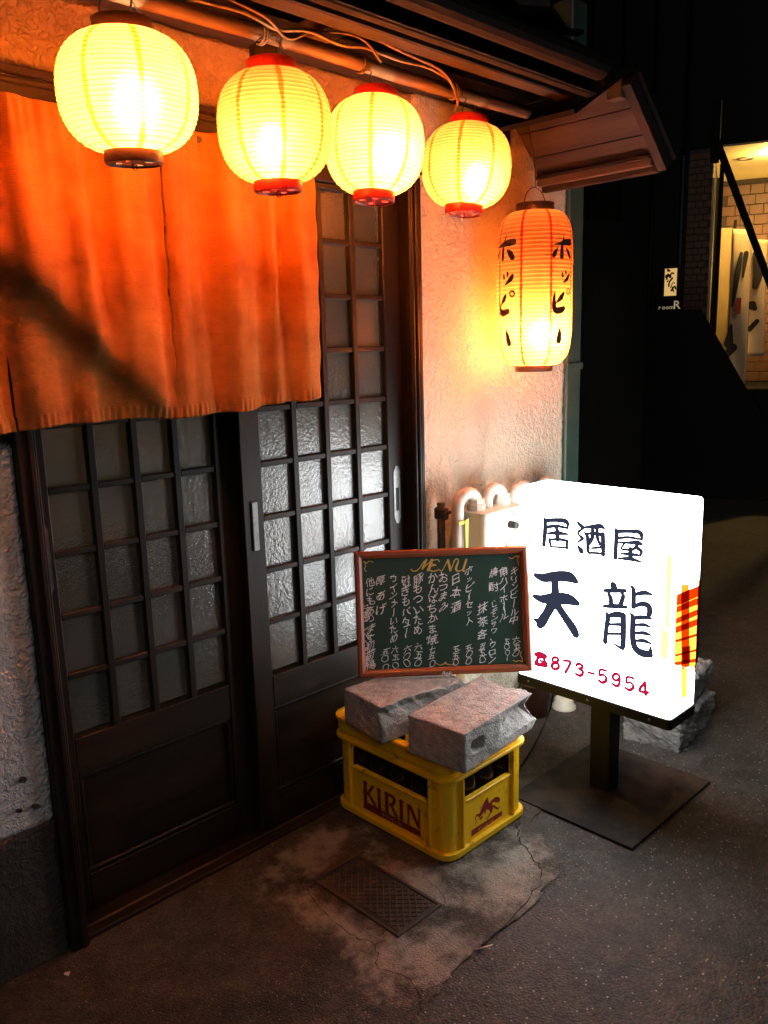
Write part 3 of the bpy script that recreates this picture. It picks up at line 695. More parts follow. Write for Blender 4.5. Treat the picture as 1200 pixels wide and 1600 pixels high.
# ------------------------------------------------------------------ lettering, in metres
SIGN_BLACK = [[[(0.3887,0.8687,0.0057),(0.3938,0.8608,0.0147),(0.3942,0.8304,0.017),(0.3898,0.7844,0.0148)],[(0.3937,0.8626,0.0136),(0.4356,0.8693,0.0145),(0.4648,0.8707,0.0166),(0.4748,0.8639,0.0144),(0.4751,0.8482,0.0066)],[(0.3993,0.8421,0.0124),(0.436,0.8507,0.0112),(0.4754,0.8494,0.0089)],[(0.4056,0.8234,0.0079),(0.4398,0.8292,0.0145),(0.4781,0.8307,0.0066)],[(0.4301,0.8459,0.0067),(0.439,0.8366,0.0157),(0.4394,0.8095,0.0168)],[(0.4086,0.8095,0.0079),(0.4131,0.7949,0.0113),(0.4161,0.7831,0.0079)],[(0.4105,0.804,0.0068),(0.4436,0.8101,0.0112),(0.4738,0.8103,0.0089)],[(0.4738,0.81,0.0122),(0.4735,0.7874,0.0111)],[(0.4154,0.7821,0.0068),(0.4475,0.7858,0.0078),(0.4769,0.788,0.0078)]],[[(0.5118,0.8709,0.0109),(0.5236,0.8616,0.0142),(0.5342,0.8586,0.0076)],[(0.5319,0.8577,0.0065),(0.5141,0.8441,0.0099),(0.5143,0.8353,0.0077),(0.5277,0.8254,0.0131)],[(0.5278,0.8239,0.0109),(0.5131,0.8114,0.0066),(0.5134,0.7996,0.0077),(0.5237,0.7869,0.0186),(0.5287,0.7835,0.0099)],[(0.5335,0.86,0.0076),(0.5658,0.8664,0.0151),(0.588,0.8703,0.016),(0.6008,0.8649,0.0064)],[(0.5339,0.8439,0.0065),(0.5439,0.8336,0.0141),(0.5461,0.8104,0.0131),(0.5466,0.7899,0.012),(0.5533,0.7845,0.0098)],[(0.5372,0.8415,0.0076),(0.5631,0.8451,0.0108),(0.5951,0.8462,0.0139)],[(0.5957,0.8469,0.016),(0.5974,0.8182,0.0161),(0.5983,0.7864,0.014)],[(0.5611,0.8609,0.0129),(0.5608,0.8331,0.0151),(0.5526,0.8114,0.0076)],[(0.5755,0.8628,0.0129),(0.5778,0.8356,0.0129),(0.5863,0.8165,0.0097)],[(0.5513,0.7989,0.0054),(0.5707,0.8025,0.0086),(0.5961,0.8093,0.0086)],[(0.5517,0.7842,0.0087),(0.5711,0.7873,0.0087),(0.6015,0.7886,0.0097)]],[[(0.6344,0.8695,0.0053),(0.6399,0.8617,0.0148),(0.6393,0.8303,0.0148),(0.6383,0.7842,0.0149)],[(0.6399,0.8623,0.0127),(0.6778,0.8684,0.0125),(0.7105,0.8702,0.0144),(0.7182,0.8615,0.0144),(0.7201,0.8493,0.0062)],[(0.6436,0.8429,0.0095),(0.6784,0.8502,0.0094),(0.7195,0.85,0.0072)],[(0.644,0.8309,0.0063),(0.6819,0.8352,0.0104),(0.7087,0.8387,0.0145),(0.7221,0.8348,0.0062)],[(0.6654,0.8299,0.0073),(0.657,0.8158,0.0074),(0.6645,0.8118,0.0074),(0.6945,0.8182,0.0094),(0.7059,0.8332,0.0114)],[(0.7063,0.8234,0.0124),(0.719,0.8156,0.0124),(0.7174,0.8033,0.0073)],[(0.6856,0.816,0.0157),(0.6865,0.7892,0.0157)],[(0.6558,0.7985,0.0063),(0.6861,0.8019,0.0115),(0.7183,0.8029,0.0072)],[(0.6486,0.783,0.0064),(0.6866,0.7878,0.0136),(0.7226,0.7839,0.0052)]],[[(0.361,0.6809,0.0171),(0.3899,0.6777,0.0289),(0.4375,0.6917,0.0334),(0.4839,0.6978,0.0349),(0.5056,0.6899,0.0193),(0.5144,0.6871,0.0067)],[(0.4316,0.683,0.0276),(0.4351,0.6306,0.0326)],[(0.3574,0.6105,0.0162),(0.3864,0.6074,0.0281),(0.4344,0.619,0.0386),(0.4811,0.6262,0.0371),(0.5105,0.6212,0.0223),(0.5196,0.6168,0.0077)],[(0.4259,0.6058,0.0387),(0.4069,0.5672,0.032),(0.3852,0.5313,0.0353),(0.376,0.5175,0.0213)],[(0.3541,0.5346,0.0071),(0.3763,0.5293,0.0283)],[(0.4399,0.601,0.0287),(0.4696,0.5692,0.0285),(0.4989,0.5377,0.0323),(0.5106,0.5207,0.0273)]],[[(0.6318,0.7053,0.0091),(0.6347,0.6994,0.0216),(0.6384,0.6894,0.0216)],[(0.6055,0.678,0.0103),(0.6325,0.6833,0.0159),(0.6733,0.6905,0.0124)],[(0.6185,0.6741,0.0091),(0.6267,0.6577,0.0171),(0.6289,0.6365,0.0149)],[(0.6611,0.6824,0.0079),(0.6671,0.6729,0.0147),(0.6593,0.6446,0.0159)],[(0.6057,0.6295,0.0104),(0.6416,0.6373,0.016),(0.6779,0.6417,0.0101)],[(0.6133,0.6107,0.0081),(0.6196,0.5982,0.0173),(0.6152,0.5606,0.0162),(0.6124,0.5202,0.0174)],[(0.6187,0.6024,0.0126),(0.6462,0.613,0.0194),(0.666,0.6148,0.0193)],[(0.669,0.6147,0.0204),(0.6712,0.5735,0.0193),(0.6713,0.5228,0.0182),(0.6655,0.5133,0.0114),(0.6421,0.5208,0.0069)],[(0.6222,0.5765,0.0092),(0.6643,0.586,0.0114)],[(0.623,0.5477,0.0092),(0.6652,0.5576,0.0102)],[(0.6914,0.7073,0.0078),(0.6991,0.6969,0.0156),(0.7008,0.6486,0.0168)],[(0.704,0.6852,0.01),(0.7328,0.6964,0.0155),(0.7551,0.6953,0.0077)],[(0.7002,0.647,0.0101),(0.7268,0.6621,0.0155),(0.7469,0.6592,0.0187),(0.7515,0.6428,0.0187),(0.747,0.6268,0.0133)],[(0.7057,0.6149,0.0123),(0.7283,0.622,0.0145),(0.7565,0.6246,0.0077)],[(0.6927,0.6249,0.0067),(0.6999,0.6122,0.018),(0.702,0.5519,0.0203),(0.7116,0.5237,0.0225),(0.7323,0.5145,0.0247),(0.756,0.5169,0.0223)],[(0.7578,0.5174,0.02),(0.759,0.5425,0.0044)],[(0.7065,0.5941,0.0079),(0.7364,0.6012,0.0122),(0.7564,0.5983,0.0055)],[(0.7074,0.5693,0.0079),(0.7373,0.5766,0.0134),(0.7592,0.5743,0.0055)],[(0.7082,0.5462,0.0079),(0.7382,0.5531,0.0134),(0.7602,0.5488,0.0055)]]]
SIGN_RED = [[[(0.365,0.4167,0.0154),(0.3821,0.423,0.0175),(0.4001,0.4197,0.0174)],[(0.3981,0.4045,0.012),(0.3967,0.3986,0.012),(0.3928,0.3931,0.012),(0.3871,0.3892,0.012),(0.3807,0.3875,0.0121),(0.3749,0.3884,0.0121),(0.3708,0.3918,0.0121),(0.3693,0.397,0.0121),(0.3707,0.4029,0.0121),(0.3746,0.4084,0.0121),(0.3804,0.4123,0.012),(0.3868,0.414,0.012),(0.3926,0.413,0.012),(0.3966,0.4096,0.012),(0.3981,0.4045,0.012)],[(0.3666,0.3903,0.0176),(0.3676,0.3841,0.0132),(0.4019,0.3892,0.0153),(0.3991,0.3964,0.0218)],[(0.3846,0.4006,0.0088),(0.3842,0.3998,0.0088),(0.3833,0.3995,0.0088),(0.3829,0.4001,0.0088),(0.3833,0.4009,0.0088),(0.3842,0.4012,0.0088),(0.3846,0.4006,0.0088)],[(0.3755,0.4106,0.0088),(0.3763,0.4148,0.0088)],[(0.3926,0.4138,0.0087),(0.3925,0.4177,0.0087)]],[[(0.4495,0.421,0.0107),(0.4484,0.4173,0.0107),(0.4455,0.4138,0.0108),(0.4411,0.4111,0.0108),(0.4363,0.4099,0.0108),(0.4319,0.4102,0.0108),(0.4288,0.4122,0.0108),(0.4277,0.4153,0.0108),(0.4287,0.419,0.0108),(0.4317,0.4225,0.0108),(0.436,0.4251,0.0108),(0.4409,0.4264,0.0108),(0.4453,0.426,0.0107),(0.4483,0.4241,0.0107),(0.4495,0.421,0.0107)],[(0.452,0.4008,0.0118),(0.4508,0.3959,0.0118),(0.4472,0.3913,0.0118),(0.442,0.3878,0.0119),(0.4362,0.3863,0.0119),(0.4309,0.3869,0.0119),(0.4272,0.3896,0.0119),(0.4258,0.3939,0.0119),(0.427,0.3989,0.0119),(0.4306,0.4035,0.0119),(0.4358,0.4069,0.0119),(0.4417,0.4085,0.0118),(0.4469,0.4078,0.0118),(0.4506,0.4051,0.0118),(0.452,0.4008,0.0118)]],[[(0.4702,0.4232,0.0096),(0.4937,0.4243,0.0106),(0.4765,0.3859,0.0118)]],[[(0.5149,0.4194,0.0095),(0.5231,0.4266,0.0105),(0.5356,0.4249,0.0105),(0.5358,0.4173,0.0105),(0.5255,0.4107,0.0105),(0.5381,0.4076,0.0105),(0.5371,0.3965,0.0116),(0.5281,0.3891,0.0116),(0.5147,0.3912,0.0106)]],[[(0.5575,0.4078,0.0094),(0.5771,0.4082,0.0093)]],[[(0.6186,0.4293,0.0092),(0.5988,0.4277,0.0093),(0.5965,0.409,0.0093),(0.6091,0.4143,0.0093),(0.6193,0.4077,0.0103),(0.6176,0.3959,0.0113),(0.6067,0.3884,0.0113),(0.5957,0.3917,0.0103)]],[[(0.6635,0.4217,0.0101),(0.6625,0.417,0.0101),(0.6595,0.4125,0.0101),(0.6551,0.4093,0.0102),(0.6502,0.4079,0.0102),(0.6456,0.4087,0.0102),(0.6424,0.4114,0.0102),(0.6411,0.4156,0.0102),(0.6421,0.4204,0.0102),(0.6451,0.4248,0.0102),(0.6495,0.4281,0.0102),(0.6545,0.4294,0.0101),(0.659,0.4286,0.0101),(0.6622,0.4259,0.0101),(0.6635,0.4217,0.0101)],[(0.6639,0.4208,0.0101),(0.6637,0.4014,0.0101),(0.6552,0.3908,0.0112),(0.6422,0.3935,0.0102)]],[[(0.7074,0.4302,0.009),(0.6886,0.4287,0.009),(0.6865,0.4108,0.0091),(0.6985,0.4149,0.009),(0.7082,0.4084,0.01),(0.7067,0.3981,0.011),(0.6956,0.3901,0.0111),(0.6848,0.3933,0.0101)]],[[(0.7448,0.4279,0.0099),(0.7285,0.3978,0.01),(0.7551,0.3993,0.0109)],[(0.7448,0.4272,0.0099),(0.7488,0.3909,0.0109)]]]
LAMP_CHARS = [[[(0.3598,1.7411,0.0023),(0.3551,1.7214,0.0062),(0.3487,1.7043,0.0108),(0.3465,1.6867,0.0124),(0.3443,1.6659,0.0132)],[(0.3154,1.7036,0.0023),(0.3465,1.7097,0.0147),(0.3739,1.713,0.0214),(0.3902,1.7145,0.0198)],[(0.3287,1.6938,0.0039),(0.3191,1.6819,0.0094),(0.3098,1.6687,0.0063)],[(0.365,1.6924,0.0046),(0.3774,1.6809,0.0184),(0.3867,1.6679,0.0184)]],[[(0.3512,1.6163,0.0093),(0.3521,1.6069,0.0101)],[(0.3671,1.6237,0.0077),(0.3682,1.6154,0.01)],[(0.3876,1.6133,0.01),(0.3795,1.6017,0.0162),(0.3576,1.5866,0.0039)]],[[(0.3248,1.5563,0.0024),(0.3273,1.535,0.0079),(0.332,1.5137,0.0134),(0.3448,1.4993,0.022),(0.3676,1.5035,0.0195)],[(0.3589,1.5527,0.0101),(0.3515,1.5415,0.0164),(0.3347,1.5228,0.0039)],[(0.3947,1.5569,0.0062),(0.3939,1.5535,0.0062),(0.3916,1.5509,0.0062),(0.3882,1.5495,0.0062),(0.3843,1.5498,0.0062),(0.3808,1.5515,0.0062),(0.3782,1.5545,0.0062),(0.3773,1.558,0.0062),(0.3782,1.5614,0.0062),(0.3807,1.5641,0.0062),(0.3843,1.5654,0.0062),(0.3881,1.5651,0.0062),(0.3915,1.5634,0.0062),(0.3939,1.5605,0.0062),(0.3947,1.5569,0.0062)]],[[(0.3613,1.4465,0.0055),(0.3671,1.4252,0.0157),(0.3716,1.4039,0.0204)]],[[(0.5576,1.7352,0.0023),(0.5564,1.7176,0.0061),(0.5507,1.7073,0.0091),(0.5483,1.6871,0.0129),(0.548,1.6645,0.016)],[(0.5194,1.7009,0.0023),(0.5397,1.7031,0.0076),(0.5655,1.7085,0.0183),(0.5871,1.71,0.0214)],[(0.5318,1.6904,0.0038),(0.5228,1.6764,0.0136),(0.5185,1.6664,0.0114)],[(0.5681,1.6906,0.0038),(0.5791,1.6786,0.0138),(0.5888,1.6644,0.0108)]],[[(0.5513,1.6134,0.0084),(0.5529,1.6073,0.0107)],[(0.5656,1.6225,0.0061),(0.568,1.6149,0.0092)],[(0.585,1.6126,0.0077),(0.5752,1.5994,0.0131),(0.5564,1.5873,0.0046)]],[[(0.524,1.5614,0.0023),(0.5211,1.5397,0.0107),(0.5215,1.5141,0.0161),(0.5287,1.5012,0.02),(0.5471,1.5024,0.0223),(0.5602,1.5084,0.0154)],[(0.5572,1.554,0.01),(0.5463,1.5398,0.0161),(0.5284,1.5243,0.0046)],[(0.5904,1.56,0.0046),(0.5896,1.5562,0.0046),(0.5871,1.553,0.0046),(0.5836,1.5512,0.0046),(0.5799,1.5511,0.0046),(0.5767,1.5527,0.0046),(0.5744,1.5557,0.0046),(0.5736,1.5595,0.0046),(0.5742,1.5633,0.0046),(0.5762,1.5664,0.0046),(0.5794,1.5682,0.0046),(0.5831,1.5683,0.0046),(0.5866,1.5667,0.0046),(0.5893,1.5638,0.0046),(0.5904,1.56,0.0046)]],[[(0.5454,1.448,0.0062),(0.5443,1.4285,0.017),(0.5426,1.4089,0.0217)]]]
TAPE_ORANGE = [[(0.0296,0.7298),(0.0785,0.7221),(0.1064,0.4668),(0.0557,0.4722)],[(0.1357,0.721),(0.1589,0.7181),(0.1694,0.4548),(0.1439,0.4606)],[(-0.0258,0.7071),(-0.0003,0.7055),(0.0099,0.592),(-0.0132,0.5982)],[(-0.0258,0.7071),(0.1605,0.7038),(0.1627,0.67),(-0.0231,0.676)],[(-0.0228,0.6729),(0.1644,0.667),(0.1654,0.6447),(-0.0214,0.6569)],[(-0.0168,0.6401),(0.1669,0.6312),(0.1667,0.6131),(-0.0154,0.624)],[(-0.0114,0.6151),(0.168,0.6011),(0.1673,0.5814),(-0.0099,0.5973)],[(-0.0049,0.577),(0.1673,0.5547),(0.1667,0.5472),(-0.0042,0.5688)],[(-0.0076,0.5347),(0.1674,0.5067),(0.1668,0.4995),(-0.007,0.5281)],[(0.0042,0.5103),(0.1671,0.4758),(0.167,0.464),(0.0051,0.4997)],[(0.0471,0.5432),(0.0986,0.5321),(0.1037,0.481),(0.0538,0.4924)],[(0.1437,0.5311),(0.1673,0.5279),(0.169,0.4718),(0.1471,0.4776)]]
TAPE_YELLOW = [[(-0.0005,0.708),(0.1573,0.7006),(0.1694,0.4412),(0.0118,0.4984)],[(0.0533,0.4762),(0.0949,0.4653),(0.1037,0.3753),(0.0645,0.3781)],[(0.1418,0.4613),(0.1679,0.4552),(0.165,0.4289),(0.1428,0.4373)]]
TAPE_FRONT = [[(0.7953,0.8158),(0.821,0.82),(0.8207,0.7041),(0.8157,0.6023),(0.8011,0.6053)],[(0.7869,0.5956),(0.8157,0.6023),(0.8178,0.5164),(0.7886,0.5153)],[(0.8082,0.5139),(0.821,0.5156),(0.8217,0.4625),(0.8105,0.461)]]
MENU_COLS = [('キリンビール中',0.4912,0.3203,0.483,0.1419),('六五〇',0.4889,0.1076,0.486,0.0445),('角ハイホール',0.459,0.3215,0.4515,0.1544),('五〇〇-',0.459,0.1015,0.4559,0.0336),('焼酎',0.4269,0.3237,0.4231,0.2385),('、',0.4328,0.2342,0.432,0.2147),('レモンサワ、',0.4236,0.215,0.4184,0.0983),('ウロン',0.4134,0.096,0.4104,0.0282),('抹茶各',0.3876,0.2164,0.3825,0.0997),('五五〇',0.3822,0.0924,0.3795,0.0295),('ホッピーセット',0.3514,0.3255,0.3436,0.1451),('五〇〇',0.3403,0.0893,0.3377,0.0279),('日本酒',0.3102,0.3099,0.305,0.1846),('五五〇',0.3009,0.0861,0.2983,0.0256),('おつまみ',0.2708,0.3089,0.2659,0.191),('かんぱちかま焼',0.2388,0.3101,0.23,0.0914),('七五〇',0.2284,0.0866,0.2259,0.0263),('豚もついため',0.1931,0.3094,0.1857,0.1213),('六五〇',0.1862,0.098,0.1834,0.0266),('砂ぎもバター',0.1565,0.3035,0.1493,0.1151),('六〇〇',0.1519,0.0936,0.1493,0.028),('ウインナーいため',0.1195,0.3088,0.1118,0.1059),('六五〇',0.1161,0.0903,0.1136,0.0237),('厚あげ',0.0805,0.3137,0.0755,0.1801),('五〇〇',0.0858,0.0886,0.0832,0.0192),('他にもあります初荷揚',0.0472,0.3003,0.0373,0.026),('お通し入り新鮮',0.0265,0.2257,0.0193,0.0253)]
MENU_TITLE = [[(0.173,0.3224,0.004),(0.1801,0.3163,0.003),(0.195,0.3216,0.003),(0.2132,0.3454,0.003),(0.2222,0.3499,0.0035)],[(0.2207,0.35,0.007),(0.2074,0.3235,0.006)],[(0.2074,0.3226,0.0025),(0.2379,0.3493,0.003)],[(0.2379,0.3493,0.008),(0.2244,0.318,0.007)],[(0.2599,0.3436,0.004),(0.2552,0.3497,0.003),(0.2403,0.3468,0.0035),(0.2374,0.3371,0.0035),(0.2496,0.3332,0.003),(0.2347,0.3299,0.0035),(0.2294,0.3203,0.0045),(0.2414,0.314,0.0035),(0.2589,0.3192,0.003)],[(0.2612,0.3166,0.0035),(0.2686,0.3164,0.0025),(0.2871,0.3475,0.0035)],[(0.2871,0.3465,0.007),(0.2932,0.3154,0.007)],[(0.2932,0.3145,0.003),(0.3093,0.3467,0.003),(0.3168,0.3498,0.003)],[(0.3042,0.342,0.003),(0.3119,0.349,0.003),(0.3191,0.3439,0.004),(0.3106,0.3197,0.007),(0.3177,0.3121,0.004),(0.3328,0.3188,0.003),(0.3438,0.3454,0.003)],[(0.3438,0.3464,0.006),(0.3326,0.314,0.006),(0.3399,0.3122,0.0025)]]
MENU_ORNAMENT = [[(0.028,0.3513,0.003),(0.0367,0.347,0.0035),(0.0466,0.3525,0.003),(0.0573,0.3487,0.003)],[(0.031,0.3521,0.004),(0.034,0.3398,0.0025),(0.0302,0.3302,0.0025),(0.0348,0.3217,0.003)],[(0.4761,0.3479,0.003),(0.4848,0.3441,0.0025),(0.4951,0.3506,0.003),(0.5074,0.3492,0.006)],[(0.506,0.3517,0.005),(0.502,0.3395,0.003),(0.5047,0.3237,0.003)],[(0.4746,0.0338,0.003),(0.4814,0.0301,0.003),(0.4928,0.032,0.003),(0.5024,0.0277,0.004)],[(0.5005,0.0599,0.003),(0.497,0.0489,0.003),(0.5016,0.0404,0.003),(0.5024,0.0277,0.004)],[(0.2375,0.0354,0.002),(0.2495,0.0287,0.002),(0.2619,0.032,0.003),(0.2669,0.0357,0.004),(0.2716,0.0306,0.003),(0.2862,0.0281,0.002),(0.2937,0.0331,0.002)]]
BOARD_MARK = [[(0.2523,0.001,0.002),(0.2596,0.0118,0.002),(0.2611,0.0006,0.002)],[(0.2549,0.0052,0.0015),(0.2608,0.005,0.0015)],[(0.2692,0.0075,0.002),(0.2642,0.0058,0.002),(0.268,0.0027,0.002),(0.263,0.0005,0.002)],[(0.271,0.005,0.002),(0.2708,0.0002,0.002),(0.2745,0.0059,0.002),(0.2747,0.0,0.0015)],[(0.2776,0.011,0.002),(0.2762,-0.0,0.002)],[(0.2769,0.0048,0.0015),(0.2793,0.0047,0.0015),(0.2791,-0.0001,0.0015)],[(0.2823,0.006,0.002),(0.2816,-0.0002,0.002)]]
KIRIN = [[[(0.1501,0.1192,0.0151),(0.1495,0.0639,0.0152)],[(0.1417,0.1203,0.0032),(0.1597,0.1213,0.0032)],[(0.139,0.0607,0.0032),(0.1596,0.0612,0.0032)],[(0.1823,0.1172,0.0091),(0.1594,0.0862,0.0101)],[(0.1633,0.0877,0.0115),(0.1889,0.0633,0.0132)],[(0.1709,0.1166,0.0032),(0.19,0.1207,0.0032)]],[[(0.2086,0.1178,0.014),(0.2094,0.062,0.014)],[(0.1999,0.1183,0.0032),(0.2191,0.12,0.0031)],[(0.2001,0.0611,0.0032),(0.22,0.0605,0.0032)]],[[(0.2406,0.118,0.0148),(0.241,0.0615,0.0148)],[(0.2321,0.1184,0.0031),(0.2505,0.1219,0.004)],[(0.2479,0.119,0.0076),(0.2684,0.1177,0.0115),(0.2729,0.1083,0.012),(0.2652,0.094,0.0098),(0.2517,0.0885,0.0058)],[(0.259,0.0896,0.0111),(0.2797,0.0624,0.0124)],[(0.2312,0.0613,0.0032),(0.2507,0.0588,0.0031)]],[[(0.3004,0.1174,0.0141),(0.3007,0.0636,0.0141)],[(0.291,0.1174,0.0031),(0.3111,0.1198,0.0031)],[(0.2904,0.0621,0.0031),(0.3117,0.0617,0.0031)]],[[(0.3296,0.1153,0.0096),(0.3281,0.062,0.0079)],[(0.3239,0.1185,0.0031),(0.3377,0.1195,0.0043)],[(0.3376,0.114,0.0135),(0.3683,0.0643,0.0134)],[(0.3708,0.1183,0.0073),(0.3705,0.0616,0.0074)],[(0.364,0.1189,0.003),(0.3764,0.1198,0.003)],[(0.3226,0.0598,0.0031),(0.3349,0.0594,0.0031)]]]
KSTRIPE = [(0.1407,0.0575),(0.1395,0.0316),(0.3755,0.0353),(0.376,0.0557)]
EMBLEM = [[(1.0051,0.1201,0.0093),(0.9982,0.1043,0.0265),(0.9845,0.0926,0.0186),(0.9709,0.0823,0.0093)],[(1.012,0.0947,0.0188),(1.0223,0.0878,0.0173),(1.0276,0.0784,0.0094)],[(1.0311,0.103,0.0094),(1.0434,0.1025,0.0142),(1.0575,0.0952,0.0143),(1.0637,0.0901,0.0032)],[(1.0224,0.102,0.0094),(1.0328,0.1034,0.0094)],[(1.0346,0.086,0.0057),(1.0504,0.0713,0.0063),(1.0557,0.0666,0.0048)],[(0.9743,0.0831,0.0062),(0.9575,0.0906,0.0046),(0.9524,0.0789,0.004)],[(0.9742,0.0726,0.0077),(0.9827,0.0734,0.0062)],[(1.0258,0.072,0.0063),(1.0119,0.0639,0.0047),(1.0049,0.0564,0.0041)],[(0.9982,0.089,0.0062),(0.9947,0.0787,0.0047)],[(0.959,0.0735,0.0031),(0.9498,0.066,0.0031)],[(1.0188,0.0787,0.0063),(1.0275,0.0712,0.0041)],[(1.0628,0.0701,0.0048),(1.0575,0.0676,0.0038)]]
ESTRIPE = [(0.9338,0.0535),(0.9337,0.0337),(1.0754,0.0379),(1.0754,0.0525)]

# ------------------------------------------------------------------ eave
ev = thing('eave_roof', 'low tiled eave with smoked rafters over the tavern front', 'roof', (0.4, -0.3, 2.05))
YE, ZE, YW, ZW = -0.56, 2.062, 0.05, 2.31
SL = (ZW - ZE) / (YW - YE); EX0, EX1 = -1.3, 1.31
def slope_box(name, x0, x1, ya, yb, off0, off1, mat, par, bev=0.002):
    """bar that follows the roof slope between ya and yb, off0..off1 above the slope line"""
    za, zb = ZE + (ya - YE) * SL, ZE + (yb - YE) * SL
    v = [(x, y, z + o) for x in (x0, x1) for (y, z) in ((ya, za), (yb, zb)) for o in (off0, off1)]
    f = [(0, 1, 3, 2), (4, 6, 7, 5), (0, 4, 5, 1), (2, 3, 7, 6), (0, 2, 6, 4), (1, 5, 7, 3)]
    me = mesh_of(v, f); bm = bmesh.new(); bm.from_mesh(me)
    bmesh.ops.recalc_face_normals(bm, faces=bm.faces)
    if bev: bmesh.ops.bevel(bm, geom=list(bm.edges), offset=bev, segments=1, affect='EDGES')
    bm.to_mesh(me); bm.free()
    return obj(name, me, mat, par)
nb_ = 7
for k in range(nb_):
    ya, yb = YE + (YW - YE) * k / nb_, YE + (YW - YE) * (k + 1) / nb_
    slope_box('soffit_board', EX0, EX1, ya + .002, yb - .002, 0.041, 0.053, 'beam', ev, 0.001)
x = -0.95; rm = None
while x < EX1:
    slope_box('rafter', x - 0.02, x + 0.02, YE + 0.006, YW, 0.0, 0.040, 'beam', ev, 0.003); x += 0.303
slope_box('roof_deck', EX0, EX1 + .02, YE - 0.03, YW, 0.054, 0.085, 'tar', ev, 0.002)
# roof tiles, two visible courses at the edge and the rest above
for r in range(4):
    for k in range(15):
        xa = EX0 + .02 + k * 0.193
        if xa + .19 > EX1 + .03: continue
        n = 8; v = []; f = []
        ya, yb = YE - 0.05 + r * 0.15, YE - 0.05 + r * 0.15 + 0.165
        for (yy, lift) in ((ya, 0.012), (yb, 0.0)):
            for q in range(n + 1):
                u = q / n; zz = ZE + (yy - YE) * SL + 0.088 + lift + 0.016 * math.sin(u * math.pi * 2) + 0.016
                v.append((xa + u * 0.189, yy, zz)); v.append((xa + u * 0.189, yy, zz - 0.010))
        m_ = 2 * (n + 1)
        for q in range(n):
            a = 2 * q; f += [(a, a + 2, m_ + a + 2, m_ + a), (a + 1, m_ + a + 1, m_ + a + 3, a + 3), (a, a + 1, a + 3, a + 2)]
        obj('roof_tile', mesh_of(v, f), 'darkconc', ev)
fa = box('fascia', EX0, EX1 + .02, YE - 0.022, YE + 0.004, 2.030, 2.100, 'tar', ev, 0.003)
box('fascia_strip', EX0, EX1 + .021, YE - 0.026, YE - 0.0225, 2.033, 2.039, 'beam', fa, 0.001)
gt = []
for k in range(9):
    a = math.pi + math.pi * k / 8; gt.append((-0.618 + 0.036 * math.cos(a), 2.088 + 0.036 * math.sin(a)))
gi = [(-0.618 + 0.033 * math.cos(math.pi + math.pi * k / 8), 2.088 + 0.033 * math.sin(math.pi + math.pi * k / 8)) for k in range(9)][::-1]
obj('gutter', prism_me(gt + gi, 'x', EX0, EX1 - 0.02), 'tar', ev)
# purlin carried on the brackets, and the outrigger arms from the wall
box('purlin', -1.3, 1.42, -0.455, -0.405, 2.068, 2.110, 'beam', ev, 0.004)
for xx in (-0.30, 0.62, 1.55):
    box('outrigger', xx - 0.03, xx + 0.03, -0.40, -0.086, 2.078, 2.118, 'rawwood' if xx > 1 else 'beam', ev, 0.004)
bk = obj('bracket_block', prism_me([(-0.02, 1.93), (-0.085, 2.076), (-0.03, 2.076), (-0.02, 2.05)], 'x', 1.86, 1.88), 'rawwood', ev)

# ------------------------------------------------------------------ gable hood at the eave's end
hd = thing('gable_hood', 'small brown boarded gable hood at the end of the eave', 'roof hood', (1.78, -0.25, 1.95))
RX, RZ, BX, BZ, HY0, HY1 = 1.665, 2.160, 1.890, 1.965, -0.475, -0.036
def hood_slab(name, xa, za, xb, zb, y0, y1, th, mat):
    dx, dz = xb - xa, zb - za; L = math.hypot(dx, dz); nx_, nz_ = -dz / L * th, dx / L * th
    if nz_ < 0: nx_, nz_ = -nx_, -nz_
    return obj(name, prism_me([(xa, za), (xb, zb), (xb + nx_, zb + nz_), (xa + nx_, za + nz_)], 'y', y0, y1), mat, hd)
hn = 3
for k in range(hn):
    t0, t1 = k / hn + .006, (k + 1) / hn - .006
    hood_slab('soffit_board', RX + (BX - RX) * t0, RZ + (BZ - RZ) * t0, RX + (BX - RX) * t1, RZ + (BZ - RZ) * t1, HY0, HY1, 0.012, 'hoodwood')
hood_slab('roof_sheet', RX - .01, RZ + .022, BX + .025, BZ - .01, HY0 - .03, HY1, 0.014, 'tar')
hood_slab('roof_sheet', RX + .01, RZ + .025, RX - .31, RZ - .155, HY0 - .03, HY1, 0.014, 'tar')
obj('base_board', box_me(BX - .012, BX + .012, HY0, HY1, BZ - .040, BZ - .006, .002), 'beam', hd)
obj('base_strip', box_me(BX - .035, BX - .014, HY0 + .01, HY1, BZ - .022, BZ + .004, .002), 'rawwood', hd)
obj('base_strip', box_me(BX - .048, BX - .037, HY0 + .01, HY1, BZ - .002, BZ + .010, .002), 'beam', hd)
# bargeboards on the street end
def barge(y0, y1, off, w, mat, nm):
    dx, dz = BX + .015 - RX, BZ - .012 - RZ; L = math.hypot(dx, dz); px_, pz_ = dz / L, -dx / L
    a = (RX - px_ * off, RZ - pz_ * off); b = (RX + dx - px_ * off, RZ + dz - pz_ * off)
    return obj(nm, prism_me([a, b, (b[0] + px_ * w, b[1] + pz_ * w), (a[0] + px_ * w, a[1] + pz_ * w)], 'y', y0, y1), mat, hd)
barge(HY0 - .030, HY0 - .001, 0.02, 0.055, 'beam', 'bargeboard')
barge(HY0 - .046, HY0 - .031, 0.03, 0.020, 'tar', 'bargeboard')
obj('ridge_end', box_me(RX - .02, RX + .02, HY0, HY0 + .05, RZ - .055, RZ - .005, .002), 'rawwood', hd)
obj('gable_board', prism_me([(RX - .01, RZ - .01), (RX - .14, RZ - .10), (RX - .14, 2.03), (RX - .01, 2.03)], 'y', HY1 - .03, HY1 - .012), 'tar', hd)

